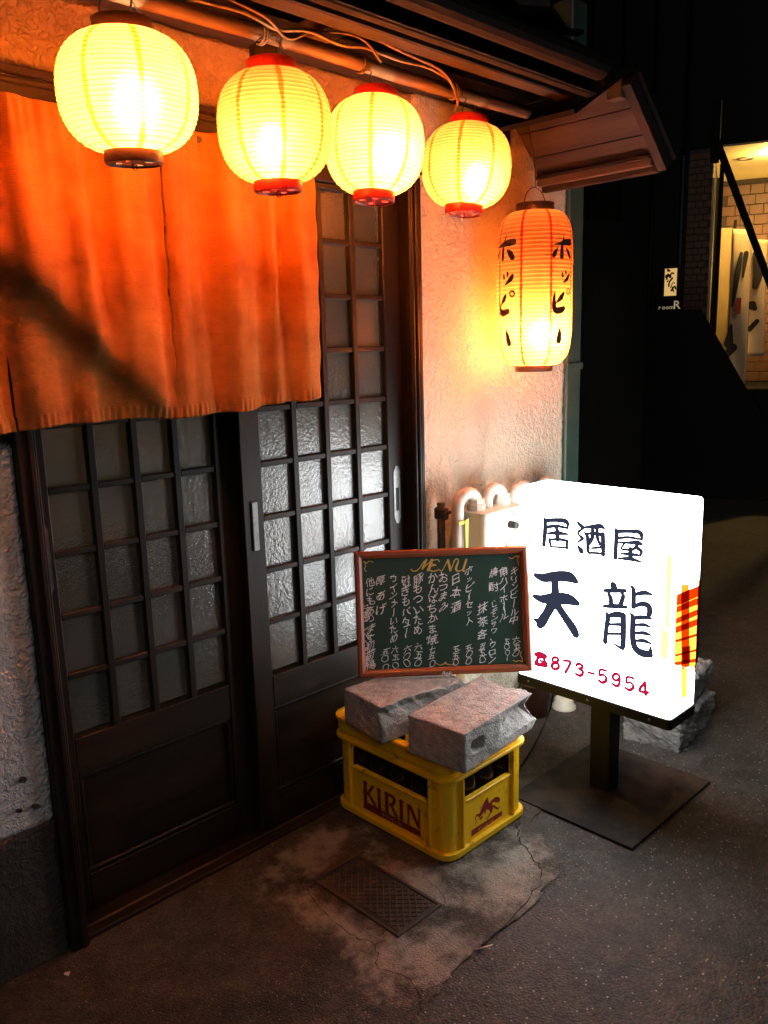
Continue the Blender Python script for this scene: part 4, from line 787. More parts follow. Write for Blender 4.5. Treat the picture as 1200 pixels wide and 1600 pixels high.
# ------------------------------------------------------------------ hanging pole, rope and flex
tag(tube('hanging_pole', catmull([(-1.2, -0.362, 2.028), (-0.2, -0.358, 2.031), (0.5, -0.362, 2.036), (0.9, -0.360, 2.032), (1.34, -0.358, 2.036)], 8), 0.0165, 'pole', None, 12),
    'weathered wooden pole under the eave that the round lanterns hang from', 'pole')
fx = []
for (x_, z_, y_) in ((-0.3, 2.06, -.375), (0.05, 2.043, -.385), (0.22, 2.05, -.38), (0.36, 2.054, -.384), (0.44, 2.04, -.388), (0.53, 2.058, -.382), (0.62, 2.05, -.385), (0.70, 2.062, -.38), (0.79, 2.054, -.388), (0.90, 2.060, -.384), (0.985, 2.046, -.386)):
    fx.append((x_, y_, z_))
tag(tube('lamp_flex', catmull(fx, 5), 0.0038, 'cord', None, 6), 'pale electric flex looped along the hanging pole above the lanterns', 'cable')
for i, (pp, lb) in enumerate((([(0.30, -.378, 2.075), (0.40, -.40, 2.052), (0.47, -.385, 2.030), (0.55, -.378, 2.062), (0.66, -.40, 2.070), (0.74, -.385, 2.040)], 'slack pale cord drooping between the second and third lanterns'),
                              ([(0.60, -.42, 2.085), (0.70, -.415, 2.072), (0.80, -.405, 2.066), (0.92, -.40, 2.058), (0.98, -.392, 2.035), (1.005, -.388, 2.000), (1.0, -.38, 1.985)], 'frayed pale cord end hanging beside the rightmost round lantern'),
                              ([(0.05, -.41, 2.09), (0.16, -.40, 2.066), (0.24, -.39, 2.05), (0.33, -.40, 2.072), (0.44, -.41, 2.083)], 'loose pale cord on the rafters above the largest lantern'))):
    tag(tube('loose_cord', catmull(pp, 6), 0.0042 if i == 1 else 0.0030, 'rope', None, 6), lb, 'cord', 'loose cords along the pole')
for i, (x_, lb) in enumerate(((0.42, 'thin cord tied round the pole above the second lantern'), (0.70, 'thin cord tied round the pole above the third lantern'), (1.02, 'thin cord tied round the pole above the fourth lantern'))):
    q = [(x_ + 0.004 * math.sin(t * 3), -0.360 + 0.0195 * math.cos(t * 2 * math.pi), 2.034 + 0.0195 * math.sin(t * 2 * math.pi)) for t in np.linspace(0, 3, 40)]
    tag(tube('cord_tie', q, 0.0022, 'rope', None, 5), lb, 'cord', 'cords tied round the hanging pole')

# ------------------------------------------------------------------ lanterns
def holed_disc(r, holes, hr, z, th):
    bm = bmesh.new()
    def loop(cx, cy, rr, n): 
        vs = [bm.verts.new((cx + rr * math.cos(2 * math.pi * k / n), cy + rr * math.sin(2 * math.pi * k / n), z)) for k in range(n)]
        return [bm.edges.new((vs[k], vs[(k + 1) % n])) for k in range(n)]
    es = loop(0, 0, r, 32)
    for (a, b) in holes: es += loop(a, b, hr, 12)
    bmesh.ops.triangle_fill(bm, edges=es, use_beauty=True)
    # remove any fill inside the holes
    kill = [f for f in bm.faces if any((f.calc_center_median().x - a) ** 2 + (f.calc_center_median().y - b) ** 2 < (hr * .9) ** 2 for a, b in holes)]
    bmesh.ops.delete(bm, geom=kill, context='FACES')
    r_ = bmesh.ops.extrude_face_region(bm, geom=list(bm.faces))
    for v in r_['geom']:
        if isinstance(v, bmesh.types.BMVert): v.co.z += th
    bmesh.ops.recalc_face_normals(bm, faces=bm.faces)
    return bm_mesh(bm)

def round_profile(R, Hh, rr, ribs, depth=0.0016, per=4):
    pr = []; n = ribs * per
    for i in range(n + 1):
        t = -1 + 2 * i / n
        r = rr + (R - rr) * (max(0.0, 1 - abs(t) ** 2.5)) ** (1 / 1.75)
        ph = (i % per) / per
        pr.append((r - depth * abs(math.cos(math.pi * ph)) * (1 if 0 < i < n else 0), t * Hh / 2))
    return pr

PROTO = {}
def lantern(label, loc, tilt, capmat, R, Hh, bulbmat, rotz, bulbpos):
    t = thing('paper_lantern', label, 'lantern', loc, 'round paper lanterns under the eave')
    t.rotation_euler = (tilt[0], tilt[1], rotz)
    if 'paper' not in PROTO: PROTO['paper'] = lathe_me(round_profile(0.12, 0.212, 0.048, 25), 64)
    pm = PROTO['paper']; 
    p = obj('paper', pm, 'lantern', t, False, True); p.scale = (R / .12, R / .12, Hh / .212)
    zt = Hh / 2; rr = 0.048 * R / .12
    tr = obj('top_ring', lathe_me([(rr - .004, zt - .004), (rr + .002, zt - .004), (rr + .003, zt), (rr + .003, zt + .020), (rr + .001, zt + .022), (rr - .004, zt + .022), (rr - .005, zt - .004)], 40), capmat, t, False, True)
    br = obj('bottom_ring', lathe_me([(rr - .005, -zt + .004), (rr + .002, -zt + .004), (rr + .003, -zt), (rr + .003, -zt - .019), (rr + .001, -zt - .021), (rr - .004, -zt - .021), (rr - .005, -zt + .004)], 40), capmat, t, False, True)
    hs = [(0.027 * math.cos(a), 0.027 * math.sin(a)) for a in (0.5, 2.07, 3.64, 5.21)]
    obj('vent_disc', holed_disc(rr - .0042, hs, 0.0080, -zt - .018, 0.0015), capmat, br, False)
    obj('hook_ring', tube_me([(0.006 * math.cos(a), 0.0, -zt - .0245 + 0.006 * math.sin(a)) for a in np.linspace(0, 6.28, 17)], 0.0011, 5), 'wire', br, False, True)
    # wire bail
    ba = [((rr + .001) * math.cos(a), 0.0, zt + .016 + 0.050 * math.sin(a)) for a in np.linspace(0, math.pi, 15)]
    obj('bail', tube_me(ba, 0.0013, 5), 'wire', t, False, True)
    b = obj('bulb', lathe_me([(0.0005, -.030), (0.012, -.027), (0.021, -.018), (0.0245, -.004), (0.022, .009), (0.014, .024), (0.011, .034)], 16), bulbmat, t, False, True)
    b.location = bulbpos
    obj('bulb_socket', lathe_me([(0.0005, .052), (0.012, .052), (0.0125, .034), (0.0005, .034)], 12), 'black', b, False, True)
    tube('bulb_lead', [(bulbpos[0], bulbpos[1], bulbpos[2] + .052), (bulbpos[0] * .5, bulbpos[1] * .5, zt - .01), (0.02, 0, zt + .03), (0.03, -.005, 2.04 - loc[2])], 0.002, 'cord', t, 5, False)
    # hanging cord loop
    hz = 2.034 - loc[2]
    tube('hanging_cord', [(-.004, .003, zt + .066), (-.008, .006, (zt + .066 + hz) / 2), (-.004, .0, hz - .012)], 0.0019, 'rope', t, 5, False)
    tube('hanging_cord', [(.003, -.002, zt + .066), (.010, -.004, (zt + .066 + hz) / 2), (.006, .0, hz - .012)], 0.0019, 'rope', t, 5, False)
    return t
lantern('largest and brightest round paper lantern, brown plastic end rings, hung over the orange cloth', (0.100, -0.380, 1.860), (0.035, -0.05), 'browncap', 0.1235, 0.196, 'bulb', 0.25, (-0.01, -0.025, -0.020))
lantern('second round paper lantern from the left, red end rings, hung over the cloth edge', (0.437, -0.370, 1.856), (0.02, -0.03), 'red', 0.1195, 0.212, 'bulb_dim', 0.05, (-0.042, -0.035, -0.046))
lantern('round paper lantern with red rings hung in front of the upper door lattice', (0.745, -0.352, 1.865), (0.03, 0.06), 'red', 0.1165, 0.208, 'bulb', 0.5, (-0.025, -0.035, -0.028))
lantern('rightmost round paper lantern, red rings, hung near the plaster wall on two cords', (1.072, -0.360, 1.860), (0.04, 0.08), 'red', 0.1165, 0.200, 'bulb_dim', 0.3, (-0.030, -0.040, -0.045))

# long lantern with brush writing
LX, LY, LZ0, LZ1, LR = 1.607, -0.200, 1.318, 1.828, 0.1225
ll = thing('long_lantern', 'tall orange cylinder lantern with black brush writing by the plaster wall', 'lantern', (LX, LY, LZ0))
def long_r(z):
    t = -1 + 2 * (z - (LZ0 + .012)) / (LZ1 - LZ0 - .024); t = max(-1, min(1, t))
    return 0.058 + (LR - 0.058) * max(0.0, 1 - abs(t) ** 6.0) ** (1 / 2.2)
pr = []; ribs = 39; per = 4
for i in range(ribs * per + 1):
    z = LZ0 + .012 + (LZ1 - LZ0 - .024) * i / (ribs * per)
    pr.append((long_r(z) - 0.0017 * abs(math.cos(math.pi * (i % per) / per)) * (1 if 0 < i < ribs * per else 0), z - LZ0))
obj('paper', lathe_me(pr, 72), 'longpaper', ll, False, True)
zt = LZ1 - LZ0 - .012
obj('top_ring', lathe_me([(.050, zt - .003), (.0605, zt - .003), (.0615, zt), (.0615, zt + .022), (.060, zt + .024), (.050, zt + .024), (.050, zt - .003)], 40), 'browncap', ll, False, True)
b2 = obj('bottom_ring', lathe_me([(.050, .015), (.0605, .015), (.0615, .012), (.0615, -.006), (.060, -.008), (.050, -.008), (.050, .015)], 40), 'browncap', ll, False, True)
obj('vent_disc', holed_disc(.0505, [(.024, 0), (-.012, .02), (-.012, -.02)], .006, -.006, .0015), 'browncap', b2, False)
obj('bail', tube_me([(.058 * math.cos(a), 0, zt + .018 + .055 * math.sin(a)) for a in np.linspace(0, math.pi, 15)], .0014, 5), 'wire', ll, False, True)
tube('hanging_cord', [(0, 0, zt + .072), (0.012, .01, zt + .13), (0.0, .03, 2.085 - LZ0)], .003, 'rope', ll, 5, False)
lb_ = obj('bulb', lathe_me([(0.0005, -.030), (0.012, -.027), (0.021, -.018), (0.0245, -.004), (0.022, .009), (0.014, .024), (0.011, .034)], 16), 'bulb_long', ll, False, True)
lb_.location = (-.02, -.04, 0.110)
names = ['character'] * 8
for k, st in enumerate(LAMP_CHARS):
    def wrap(s, z, st=st):
        th = s / 0.122; r = long_r(z) + 0.0022
        return (LX + r * math.cos(th), LY + r * math.sin(th), z)
    obj('brush_character', print_me(st, wrap, 0.0012), 'lampink', ll)

# ------------------------------------------------------------------ noren
nr = thing('shop_curtain', 'orange two-panel cloth curtain hung across the top of the doorway', 'curtain', (0.35, -0.08, 1.9))
def noren_panel(x0, x1, side):
    nx, nz = 130, 150; zt_ = 1.905; zb_ = 1.252 if side == 0 else 1.258; v, f, uv = [], [], []
    for i in range(nx + 1):
        for j in range(nz + 1):
            u, w = i / nx, j / nz                     # w: 0 top .. 1 bottom
            x = x0 + (x1 - x0) * u; z = zt_ + (zb_ - zt_) * w
            g = math.exp(-w * 13)                                                   # gathered heading on the rod
            y = -0.086 + g * 0.007 * math.sin(x * 240 + 2 * math.sin(x * 31)) * (1 - math.exp(-w * 60))
            fold = (math.sin(x * 25 + 0.6 + 0.5 * w) * 0.40 + math.sin(x * 53 + 1.1 - 0.8 * w + math.sin(x * 9)) * 0.48 + math.sin(x * 88 + 2.2 + .4 * w) * 0.26 * (1 - .5 * w))
            d = (z - (1.60 - 0.98 * (x + 0.06))) * 0.72
            fold *= 1 - (0.8 * math.exp(-((d + .03) / 0.09) ** 2) if side == 0 else 0)
            fold = math.copysign(abs(fold) ** 0.8, fold)
            y += -0.036 * fold * (0.45 + 0.55 * math.sin(min(1, w * 1.4) * math.pi / 2)) * (1 - 0.35 * w)
            if side == 0:
                # the left panel is blown out and then tucks back below a slanting crease
                d = (z - (1.60 - 0.98 * (x + 0.06))) * 0.72
                s = 1 / (1 + math.exp(-d * 75))
                y += -0.050 * s * math.exp(-max(0, d) * 5.0) * math.exp(-max(0, x - 0.16) * 6) * min(1, w * 3)
                y += 0.022 * (1 - s) * math.exp(-max(0, x - .20) * 9)
            # slit edges curl a little
            if side == 0: y += -0.012 * math.exp(-(x1 - x) * 45) * w
            else: y += -0.008 * math.exp(-(x - x0) * 40) * w + 0.010 * math.exp(-(x1 - x) * 50) * w
            if w > 0.955: y += -0.0018 * math.sin(x * 420)                           # puckered hem
            z += 0.006 * math.sin(x * 9 + side) * w + 0.002 * math.sin(x * 33) * w + (0.010 * (u - .4) * w if side else -0.004 * u * w)
            x += 0.006 * w * (1 if side else -1) * math.sin(w * 3) + 0.0018 * math.sin(z * 60) * (u > .98 or u < .02)
            v.append((x, y, z)); uv.append((x0 + (x1 - x0) * u, (1 - w) * 0.65))
    for i in range(nx):
        for j in range(nz):
            a = i * (nz + 1) + j; f.append((a, a + 1, a + nz + 2, a + nz + 1))
    me = mesh_of(v, f); l = me.uv_layers.new(name='UVMap')
    for lp in me.loops: l.data[lp.index].uv = uv[lp.vertex_index]
    o = obj('cloth_panel', me, 'cloth', nr, True, True)
    md = o.modifiers.new('thickness', 'SOLIDIFY'); md.thickness = 0.0012; md.offset = 0
    return o
noren_panel(-0.16, 0.327, 0); noren_panel(0.3285, 0.778, 1)
tube('curtain_rod', [(-0.30, -0.0655, 1.890), (0.80, -0.0655, 1.890)], 0.0085, 'pole', nr, 12)
for xx in (-0.02, 0.79):
    obj('rod_hook', tube_me([(xx, -0.047, 1.925), (xx, -0.085, 1.905), (xx, -0.092, 1.885), (xx, -0.072, 1.875), (xx, -0.058, 1.880)], 0.003, 6), 'wire', nr, True, True)

# ------------------------------------------------------------------ beer crate
CX0, CX1, CY0, CY1 = 0.832, 1.182, -0.476, -0.028
cr = thing('bottle_crate', 'yellow plastic bottle crate with dark red lettering carrying the concrete blocks', 'crate', (1.007, -0.252, 0.003))
ccx, ccy, chx, chy = (CX0 + CX1) / 2, (CY0 + CY1) / 2, (CX1 - CX0) / 2, (CY1 - CY0) / 2
rim_ = obj('rim', ring_me(ccx, ccy, chx + .010, chy + .010, 0.045, 0.022, 0.262, 0.305), 'yellow', cr)
obj('rim_lip', ring_me(ccx, ccy, chx + .016, chy + .016, 0.050, 0.0058, 0.296, 0.307), 'yellow', rim_)
obj('flange', ring_me(ccx, ccy, chx + .015, chy + .015, 0.048, 0.024, 0.236, 0.247), 'yellow', cr)
obj('foot_rim', ring_me(ccx, ccy, chx + .012, chy + .012, 0.045, 0.024, 0.003, 0.022), 'yellow', cr)
box('base', CX0 + .02, CX1 - .02, CY0 + .02, CY1 - .02, 0.006, 0.016, 'yellow', cr, 0.001)
T_ = 0.006
def corner(sx, sy):
    """L-shaped corner post with a rounded outside edge"""
    w = 0.066; r = 0.035; pts = []
    for k in range(7):
        a = math.radians(90 * k / 6); pts.append((chx - r + r * math.cos(a), chy - r + r * math.sin(a)))
    pts += [(chx - w, chy), (chx - w, chy - T_)]
    ri = r - T_
    for k in range(6, -1, -1):
        a = math.radians(90 * k / 6); pts.append((chx - r + ri * math.cos(a), chy - r + ri * math.sin(a)))
    pts += [(chx - T_, chy - w), (chx, chy - w)]
    q = [(ccx + sx * a, ccy + sy * b) for a, b in pts]
    p = obj('corner_post', prism_me(q, 'z', 0.0225, 0.2615), 'yellow', cr)
    # stiffening ribs along both free edges of the post
    for (a, b) in (((chx - w + .006), None), (None, (chy - w + .006))):
        if a is not None:
            xx = ccx + sx * a; yy0, yy1 = sorted((ccy + sy * (chy + .0003), ccy + sy * (chy + .010)))
            box('rib', xx - .004, xx + .004, yy0, yy1, 0.0225, 0.2355, 'yellow', p, 0.0015)
        else:
            yy = ccy + sy * b; xx0, xx1 = sorted((ccx + sx * (chx + .0003), ccx + sx * (chx + .010)))
            box('rib', xx0, xx1, yy - .004, yy + .004, 0.0225, 0.2355, 'yellow', p, 0.0015)
for sx in (-1, 1):
    for sy in (-1, 1): corner(sx, sy)
# lower panels with a turned lip, and the arched heads of the openings
for s in (-1, 1):
    xa, xb = sorted((ccx + s * chx, ccx + s * (chx - T_)))
    p = box('side_panel', xa, xb, CY0 + .0665, CY1 - .0665, 0.0225, 0.152, 'yellow', cr, 0.001)
    xa, xb = sorted((ccx + s * (chx + .006), ccx + s * (chx - .012)))
    box('panel_lip', xa, xb, CY0 + .073, CY1 - .073, 0.1522, 0.1595, 'yellow', p, 0.002)
    ya, yb = sorted((ccy + s * chy, ccy + s * (chy - T_)))
    p = box('side_panel', CX0 + .0665, CX1 - .0665, ya, yb, 0.0225, 0.152, 'yellow', cr, 0.001)
    ya, yb = sorted((ccy + s * (chy + .006), ccy + s * (chy - .012)))
    box('panel_lip', CX0 + .073, CX1 - .073, ya, yb, 0.1522, 0.1595, 'yellow', p, 0.002)
    def arch(a0, a1):
        r = 0.030; pts = [(a0, .2615), (a1, .2615), (a1, .2355 - r)]
        for k in range(7):
            a = math.radians(90 * k / 6); pts.append((a1 - r + r * math.cos(a), .2355 - r + r * math.sin(a)))
        for k in range(7):
            a = math.radians(90 + 90 * k / 6); pts.append((a0 + r + r * math.cos(a), .2355 - r + r * math.sin(a)))
        pts.append((a0, .2355 - r)); return pts
    xa, xb = sorted((ccx + s * (chx - .0005), ccx + s * (chx - T_)))
    obj('opening_head', prism_me(arch(CY0 + .0665, CY1 - .0665), 'x', xa, xb), 'yellow', cr)
    ya, yb = sorted((ccy + s * (chy - .0005), ccy + s * (chy - T_)))
    obj('opening_head', prism_me(arch(CX0 + .0665, CX1 - .0665), 'y', ya, yb), 'yellow', cr)
for st in KIRIN:
    obj('letter', print_me(st, lambda s, z: (CX0 - .0006, -s, z), 0.001), 'crimson', cr)
obj('letter_band', mesh_of([(CX0 - .0006, -a, b) for a, b in KSTRIPE], [(0, 1, 2, 3)]), 'crimson', cr)
obj('emblem', print_me(EMBLEM, lambda s, z: (s, CY0 - .0006, z), 0.001), 'crimson', cr)
obj('emblem_band', mesh_of([(a, CY0 - .0006, b) for a, b in ESTRIPE], [(0, 1, 2, 3)]), 'crimson', cr)
def text_me(txt, fn, size, gap=1.0):
    v, f = [], []; x_ = 0
    for ch in txt:
        gv_, gf = glyph(ch); b = len(v); v += [fn((x_ + a) * size, c * size) for a, c in gv_]; f += [tuple(b + i for i in q) for q in gf]; x_ += gap
    return mesh_of(v, f)
k0, k1 = KSTRIPE[0], KSTRIPE[3]; kz = (KSTRIPE[0][1] + KSTRIPE[1][1]) / 2
obj('small_lettering', text_me('キリンビール', lambda a, c: (CX0 - .0011, -(k0[0] + .078 + a), kz - .005 + c), 0.0135, 1.0), 'yellow', cr)
e0 = ESTRIPE[0]; ez = (ESTRIPE[0][1] + ESTRIPE[1][1]) / 2
obj('small_lettering', text_me('キリンビール', lambda a, c: (e0[0] + .028 + a, CY0 - .0011, ez - .006 + c), 0.012, 1.0), 'yellow', cr)

# bottles standing in the crate
bp_ = None; kb = 0
for (i, j) in ((0, 0), (0, 1), (0, 2), (0, 3), (0, 4), (1, 0), (2, 0), (3, 0)):
    x_, y_ = CX0 + .052 + i * .082, CY0 + .055 + j * .084
    if bp_ is None:
        bp_ = lathe_me([(0.0, .0), (.033, .0), (.037, .006), (.0375, .15), (.034, .172), (.020, .205), (.0145, .225), (.0135, .262), (.0148, .264), (.0148, .270), (.0, .270)], 20)
    o = obj('beer_bottle', bp_, 'bottle', None, False, True); o.location = (x_, y_, 0.0165)
    tag(o, 'empty dark brown bottle standing in the yellow crate', 'bottle', 'dark bottles inside the yellow crate')
sc_ = obj('cardboard_scrap', mesh_of([(0.872, -0.345, .085), (0.905, -0.395, .078), (0.898, -0.402, .178), (0.866, -0.352, .150), (0.890, -0.43, .09), (0.885, -0.44, .150)], [(0, 1, 2, 3), (1, 4, 5, 2)]), 'cardboard')
sc_.modifiers.new('t', 'SOLIDIFY').thickness = 0.002
tag(sc_, 'torn brown cardboard scrap poking up inside the yellow crate', 'cardboard')

# ------------------------------------------------------------------ concrete blocks
def block_me(lx, ly, lz, seed, broken=None, n=46, rough=0.0012, edge=0.006):
    """cast concrete block: dense rounded box, gritty faces, edges knocked off unevenly"""
    bm = bmesh.new(); bmesh.ops.create_cube(bm, size=1)
    bmesh.ops.subdivide_edges(bm, edges=list(bm.edges), cuts=n, use_grid_fill=True)
    rr = random.Random(seed); H = Vector((lx / 2, ly / 2, lz / 2))
    for v in bm.verts:
        c = Vector((v.co.x * lx, v.co.y * ly, v.co.z * lz))
        h = fbm(c.x * 9 + c.z * 6, c.y * 9 - c.z * 8, seed); h2 = fbm(c.x * 31 + c.y * 17, c.z * 37 - c.y * 23, seed + 1)
        e = edge * (0.7 + max(0, 0.35 * h + 0.3 * h2))
        inner = Vector([max(-(H[k] - e), min(H[k] - e, c[k])) for k in range(3)])
        d = c - inner; L = d.length
        if L > 1e-6: c = inner + d / L * (e + rough * h + 0.0007 * h2 + rr.gauss(0, 0.00035))
        if broken: c = broken(c, h)
        v.co = c
    me = bm_mesh(bm)
    for p in me.polygons: p.use_smooth = True
    return me
def brk1(c, h):
    # ragged far end, and a long spall under the top front edge
    if c.x > 0.11: c.x = 0.11 + (c.x - 0.11) * (0.55 + 0.22 * h)
    k = max(0.0, 1 - abs(c.y + 0.098) / 0.03) * max(0.0, 1 - abs(c.z - 0.012) / 0.042)
    t = max(0.0, min(1.0, (c.x + 0.02) / 0.08))
    c.y += k * t * (0.034 + 0.012 * h)
    # core hole at the near end of that side
    kk = max(0.0, 1 - abs(c.x + 0.125) / 0.026) * max(0.0, 1 - abs(c.z - 0.004) / 0.020)
    if c.y < -0.06: c.y += min(0.03, kk * 0.09)
    return c
def brk2(c, h):
    if c.x > 0.10: c.x = 0.10 + (c.x - 0.10) * (0.5 + 0.25 * h)
    k = max(0.0, 1 - abs(c.y + 0.098) / 0.04) * max(0.0, 1 - abs(c.z - 0.03) / 0.04)
    c.y += k * (0.018 + 0.012 * h) * max(0.0, min(1.0, (0.06 - c.x) / 0.1))
    if c.z > 0.045 and c.x > 0.0: c.z -= 0.006 * max(0, h)
    return c
b1 = obj('concrete_block', block_me(0.37, 0.190, 0.112, 3, brk1, 60), 'concrete')
b1.location = (0.985, -0.452, 0.364); b1.rotation_euler = (0.0, 0.0, math.radians(4))
tag(b1, 'chipped concrete block lying nearer the street on the yellow crate, hole in its side', 'concrete block', 'concrete blocks on the crate')
b2_ = obj('concrete_block', block_me(0.36, 0.185, 0.108, 21, brk2, 54), 'concrete')
b2_.location = (0.972, -0.213, 0.362); b2_.rotation_euler = (0.0, 0.0, math.radians(-7))
tag(b2_, 'rough concrete block lying nearer the door on the yellow crate, under the menu board', 'concrete block', 'concrete blocks on the crate')

# ------------------------------------------------------------------ menu board
yaw, tilt = -0.734, 0.25
u_ = Vector((math.cos(yaw), math.sin(yaw), 0)); n_ = Vector((-math.sin(yaw), math.cos(yaw), 0))
v_ = Vector((0, 0, 1)) * math.cos(tilt) + n_ * math.sin(tilt); w_ = v_.cross(u_)
mb = thing('menu_board', 'wood-framed green menu board covered in white handwriting, standing on the concrete blocks', 'menu board', (0.878, -0.0845, 0.4205))
mb.rotation_euler = Matrix((u_, w_, v_)).transposed().to_euler()
BW, BH, FW = 0.5315, 0.383, 0.0235
fr_me = {}
def frame_side(a, b, c, d):
    # mitred half-round moulding: outer edge a-b, inner edge d-c (local u, v)
    prof = ((0.0, 0.0), (0.0, -0.010), (0.25, -0.0165), (0.6, -0.0165), (0.9, -0.011), (1.0, -0.006), (1.0, 0.0)); vs, fs = [], []
    for (o, i) in ((a, d), (b, c)):
        for (t, y) in prof: vs.append((o[0] + (i[0] - o[0]) * t, y, o[1] + (i[1] - o[1]) * t))
    n = len(prof)
    for k in range(n): fs.append((k, (k + 1) % n, n + (k + 1) % n, n + k))
    fs += [tuple(range(n)), tuple(range(2 * n - 1, n - 1, -1))]
    me = mesh_of(vs, fs); bm = bmesh.new(); bm.from_mesh(me); bmesh.ops.recalc_face_normals(bm, faces=bm.faces); bm.to_mesh(me); bm.free()
    return me
O_ = ((0, 0), (BW, 0), (BW, BH), (0, BH)); I_ = ((FW, FW), (BW - FW, FW), (BW - FW, BH - FW), (FW, BH - FW))
for k in range(4): obj('frame_side', frame_side(O_[k], O_[(k + 1) % 4], I_[(k + 1) % 4], I_[k]), 'frame', mb, False)
bdp = box('writing_board', FW - .008, BW - FW + .008, 0.0004, 0.006, FW - .008, BH - FW + .008, 'chalkboard', mb, 0, False)
WY = -0.0003
def column(txt, ua, va, ub, vb, seed):
    r = random.Random(seed); v, f = [], []; n = len(txt); L = va - vb; step = L / n; size = min(step * 1.08, 0.033) * (1.06 if n > 2 else 0.95)
    lean = r.uniform(0.05, 0.22)
    for k, ch in enumerate(txt):
        rot_ = ch in 'ー-'
        gv_, gf = glyph('ー' if rot_ else ch); b = len(v); uc = ua + (ub - ua) * (k + .5) / n + r.uniform(-.0012, .0012); vc = va - step * (k + .5) + r.uniform(-.0015, .0015)
        sx, sz = size * r.uniform(.82, 1.02), size * r.uniform(.86, 1.08); p1, p2 = r.uniform(0, 6), r.uniform(0, 6); sh = lean + r.uniform(-.06, .06); sk = r.uniform(0.10, 0.34)
        small = 0.7 if ch in 'ッィャ' else 1.0
        for (a, c) in gv_:
            a -= .5; c -= .38
            if rot_: a, c = c + .02 * math.sin(6 * a), -a
            a += 0.075 * math.sin(4.3 * c + p1) + 0.045 * math.sin(9 * c + p2 + 2 * a); c += 0.07 * math.sin(4.1 * a + p2) + 0.035 * math.sin(8 * a + p1) + sk * a
            v.append((uc + (a + sh * c) * sx * small, WY, vc + c * sz * small))
        f += [tuple(b + i for i in q) for q in gf]
    return mesh_of(v, f)
for k, (txt, ua, va, ub, vb) in enumerate(MENU_COLS):
    obj('handwriting', column(txt, ua, va, ub, vb, 40 + k), 'chalk', mb, False)
obj('menu_title', print_me(MENU_TITLE, lambda a, b: (a, WY, b), 0.0006), 'gold', mb, False)
for k in (0, 2, 4, 6):
    obj('corner_ornament' if k < 6 else 'foot_ornament', print_me(MENU_ORNAMENT[k:k + 2], lambda a, b: (a, WY, b), 0.0006), 'gold', mb, False)
obj('maker_mark', print_me(BOARD_MARK, lambda a, b: (a, -0.0172, b), 0.0004), 'white', mb, False)

# ------------------------------------------------------------------ light-box sign
SX0, SYN, SYF, ST, SZB, SZT = 1.401, -0.824, -0.293, 0.159, 0.335, 0.962
sg = thing('lightbox_sign', 'glowing white light-box sign on a black post with black characters and red phone number', 'sign', (1.48, -0.60, -0.0036))
scx, scy = SX0 + ST / 2, (SYN + SYF) / 2
def lightbox():
    o = rrect(ST / 2, (SYF - SYN) / 2, 0.012, 4); n = len(o); v = []
    rings = [(SZB, 0.0), (SZT - .008, 0.0), (SZT - .002, 0.003), (SZT, 0.008)]
    for (z, s) in rings:
        for (x_, y_) in o:
            v.append((scx + x_ * (1 - s / (ST / 2)), scy + y_ * (1 - s / 0.26), z))
    f = []
    for r in range(len(rings) - 1):
        for k in range(n): f.append((r * n + k, r * n + (k + 1) % n, (r + 1) * n + (k + 1) % n, (r + 1) * n + k))
    f.append(tuple((len(rings) - 1) * n + k for k in range(n))); f.append(tuple(range(n))[::-1])
    return mesh_of(v, f)
pn_ = obj('lit_panel', lightbox(), 'signlight', sg)
for st in SIGN_BLACK: obj('black_character', print_me(st, lambda s, z: (SX0 - .0012, -s, z), 0.0009), 'film_black', pn_)
for st in SIGN_RED: obj('red_character', print_me(st, lambda s, z: (SX0 - .0012, -s, z), 0.0007), 'film_red', pn_)
def wob(poly, seed):
    r = random.Random(seed); out = []
    for a, b in zip(poly, poly[1:] + poly[:1]):
        for k in range(8):
            t = k / 8; out.append((a[0] + (b[0] - a[0]) * t + r.uniform(-.0008, .0008), a[1] + (b[1] - a[1]) * t + r.uniform(-.0008, .0008)))
    return out
def flat(poly, fn):
    bm = bmesh.new(); vs = [bm.verts.new(fn(a, b)) for a, b in poly]; es = [bm.edges.new((vs[i], vs[(i + 1) % len(vs)])) for i in range(len(vs))]
    bmesh.ops.triangle_fill(bm, edges=es, use_beauty=True); return bm_mesh(bm)
lim = lambda a: min(max(a, 0.006), ST - .006)
for k, p in enumerate(TAPE_YELLOW): obj('tape', flat(wob(p, k), lambda a, b, k=k: (SX0 + lim(a), SYN - .0010 - .0003 * k, b)), 'film_yellow', pn_)
for k, p in enumerate(TAPE_ORANGE): obj('tape', flat(wob(p, 20 + k), lambda a, b, k=k: (SX0 + lim(a), SYN - .0024 - .0003 * k, b)), 'film_orange', pn_)
for k, p in enumerate(TAPE_FRONT): obj('tape', flat(wob(p, 50 + k), lambda a, b, k=k: (SX0 - .0010 - .0003 * k, -min(a, -SYN - .012), b)), 'film_pale', pn_)
by0 = SZB - 0.032
tr_ = obj('base_tray', prism_me([(scx + a, scy + b) for a, b in rrect(ST / 2 + .004, (SYF - SYN) / 2 + .004, .012, 4)], 'z', by0, SZB - .0005), 'black', sg)
for yy in (SYF - .045, scy, SYN + .06):
    obj('screw', lathe_me([(0.0, .0022), (.0035, .0016), (.0042, 0.0)], 10), 'steel', None).parent = tr_
    s_ = tr_.children[-1]; s_.rotation_euler = (0, -math.pi / 2, 0); s_.location = Vector((SX0 - .0041, yy, SZB - .016)) - root_loc(tr_)
box('post', 1.447, 1.507, -0.612, -0.540, 0.0047, by0 - .0003, 'black', sg, 0.003)
box('base_plate', 1.232, 1.732, -0.812, -0.392, -0.0036, 0.0045, 'plate', sg, 0.001)
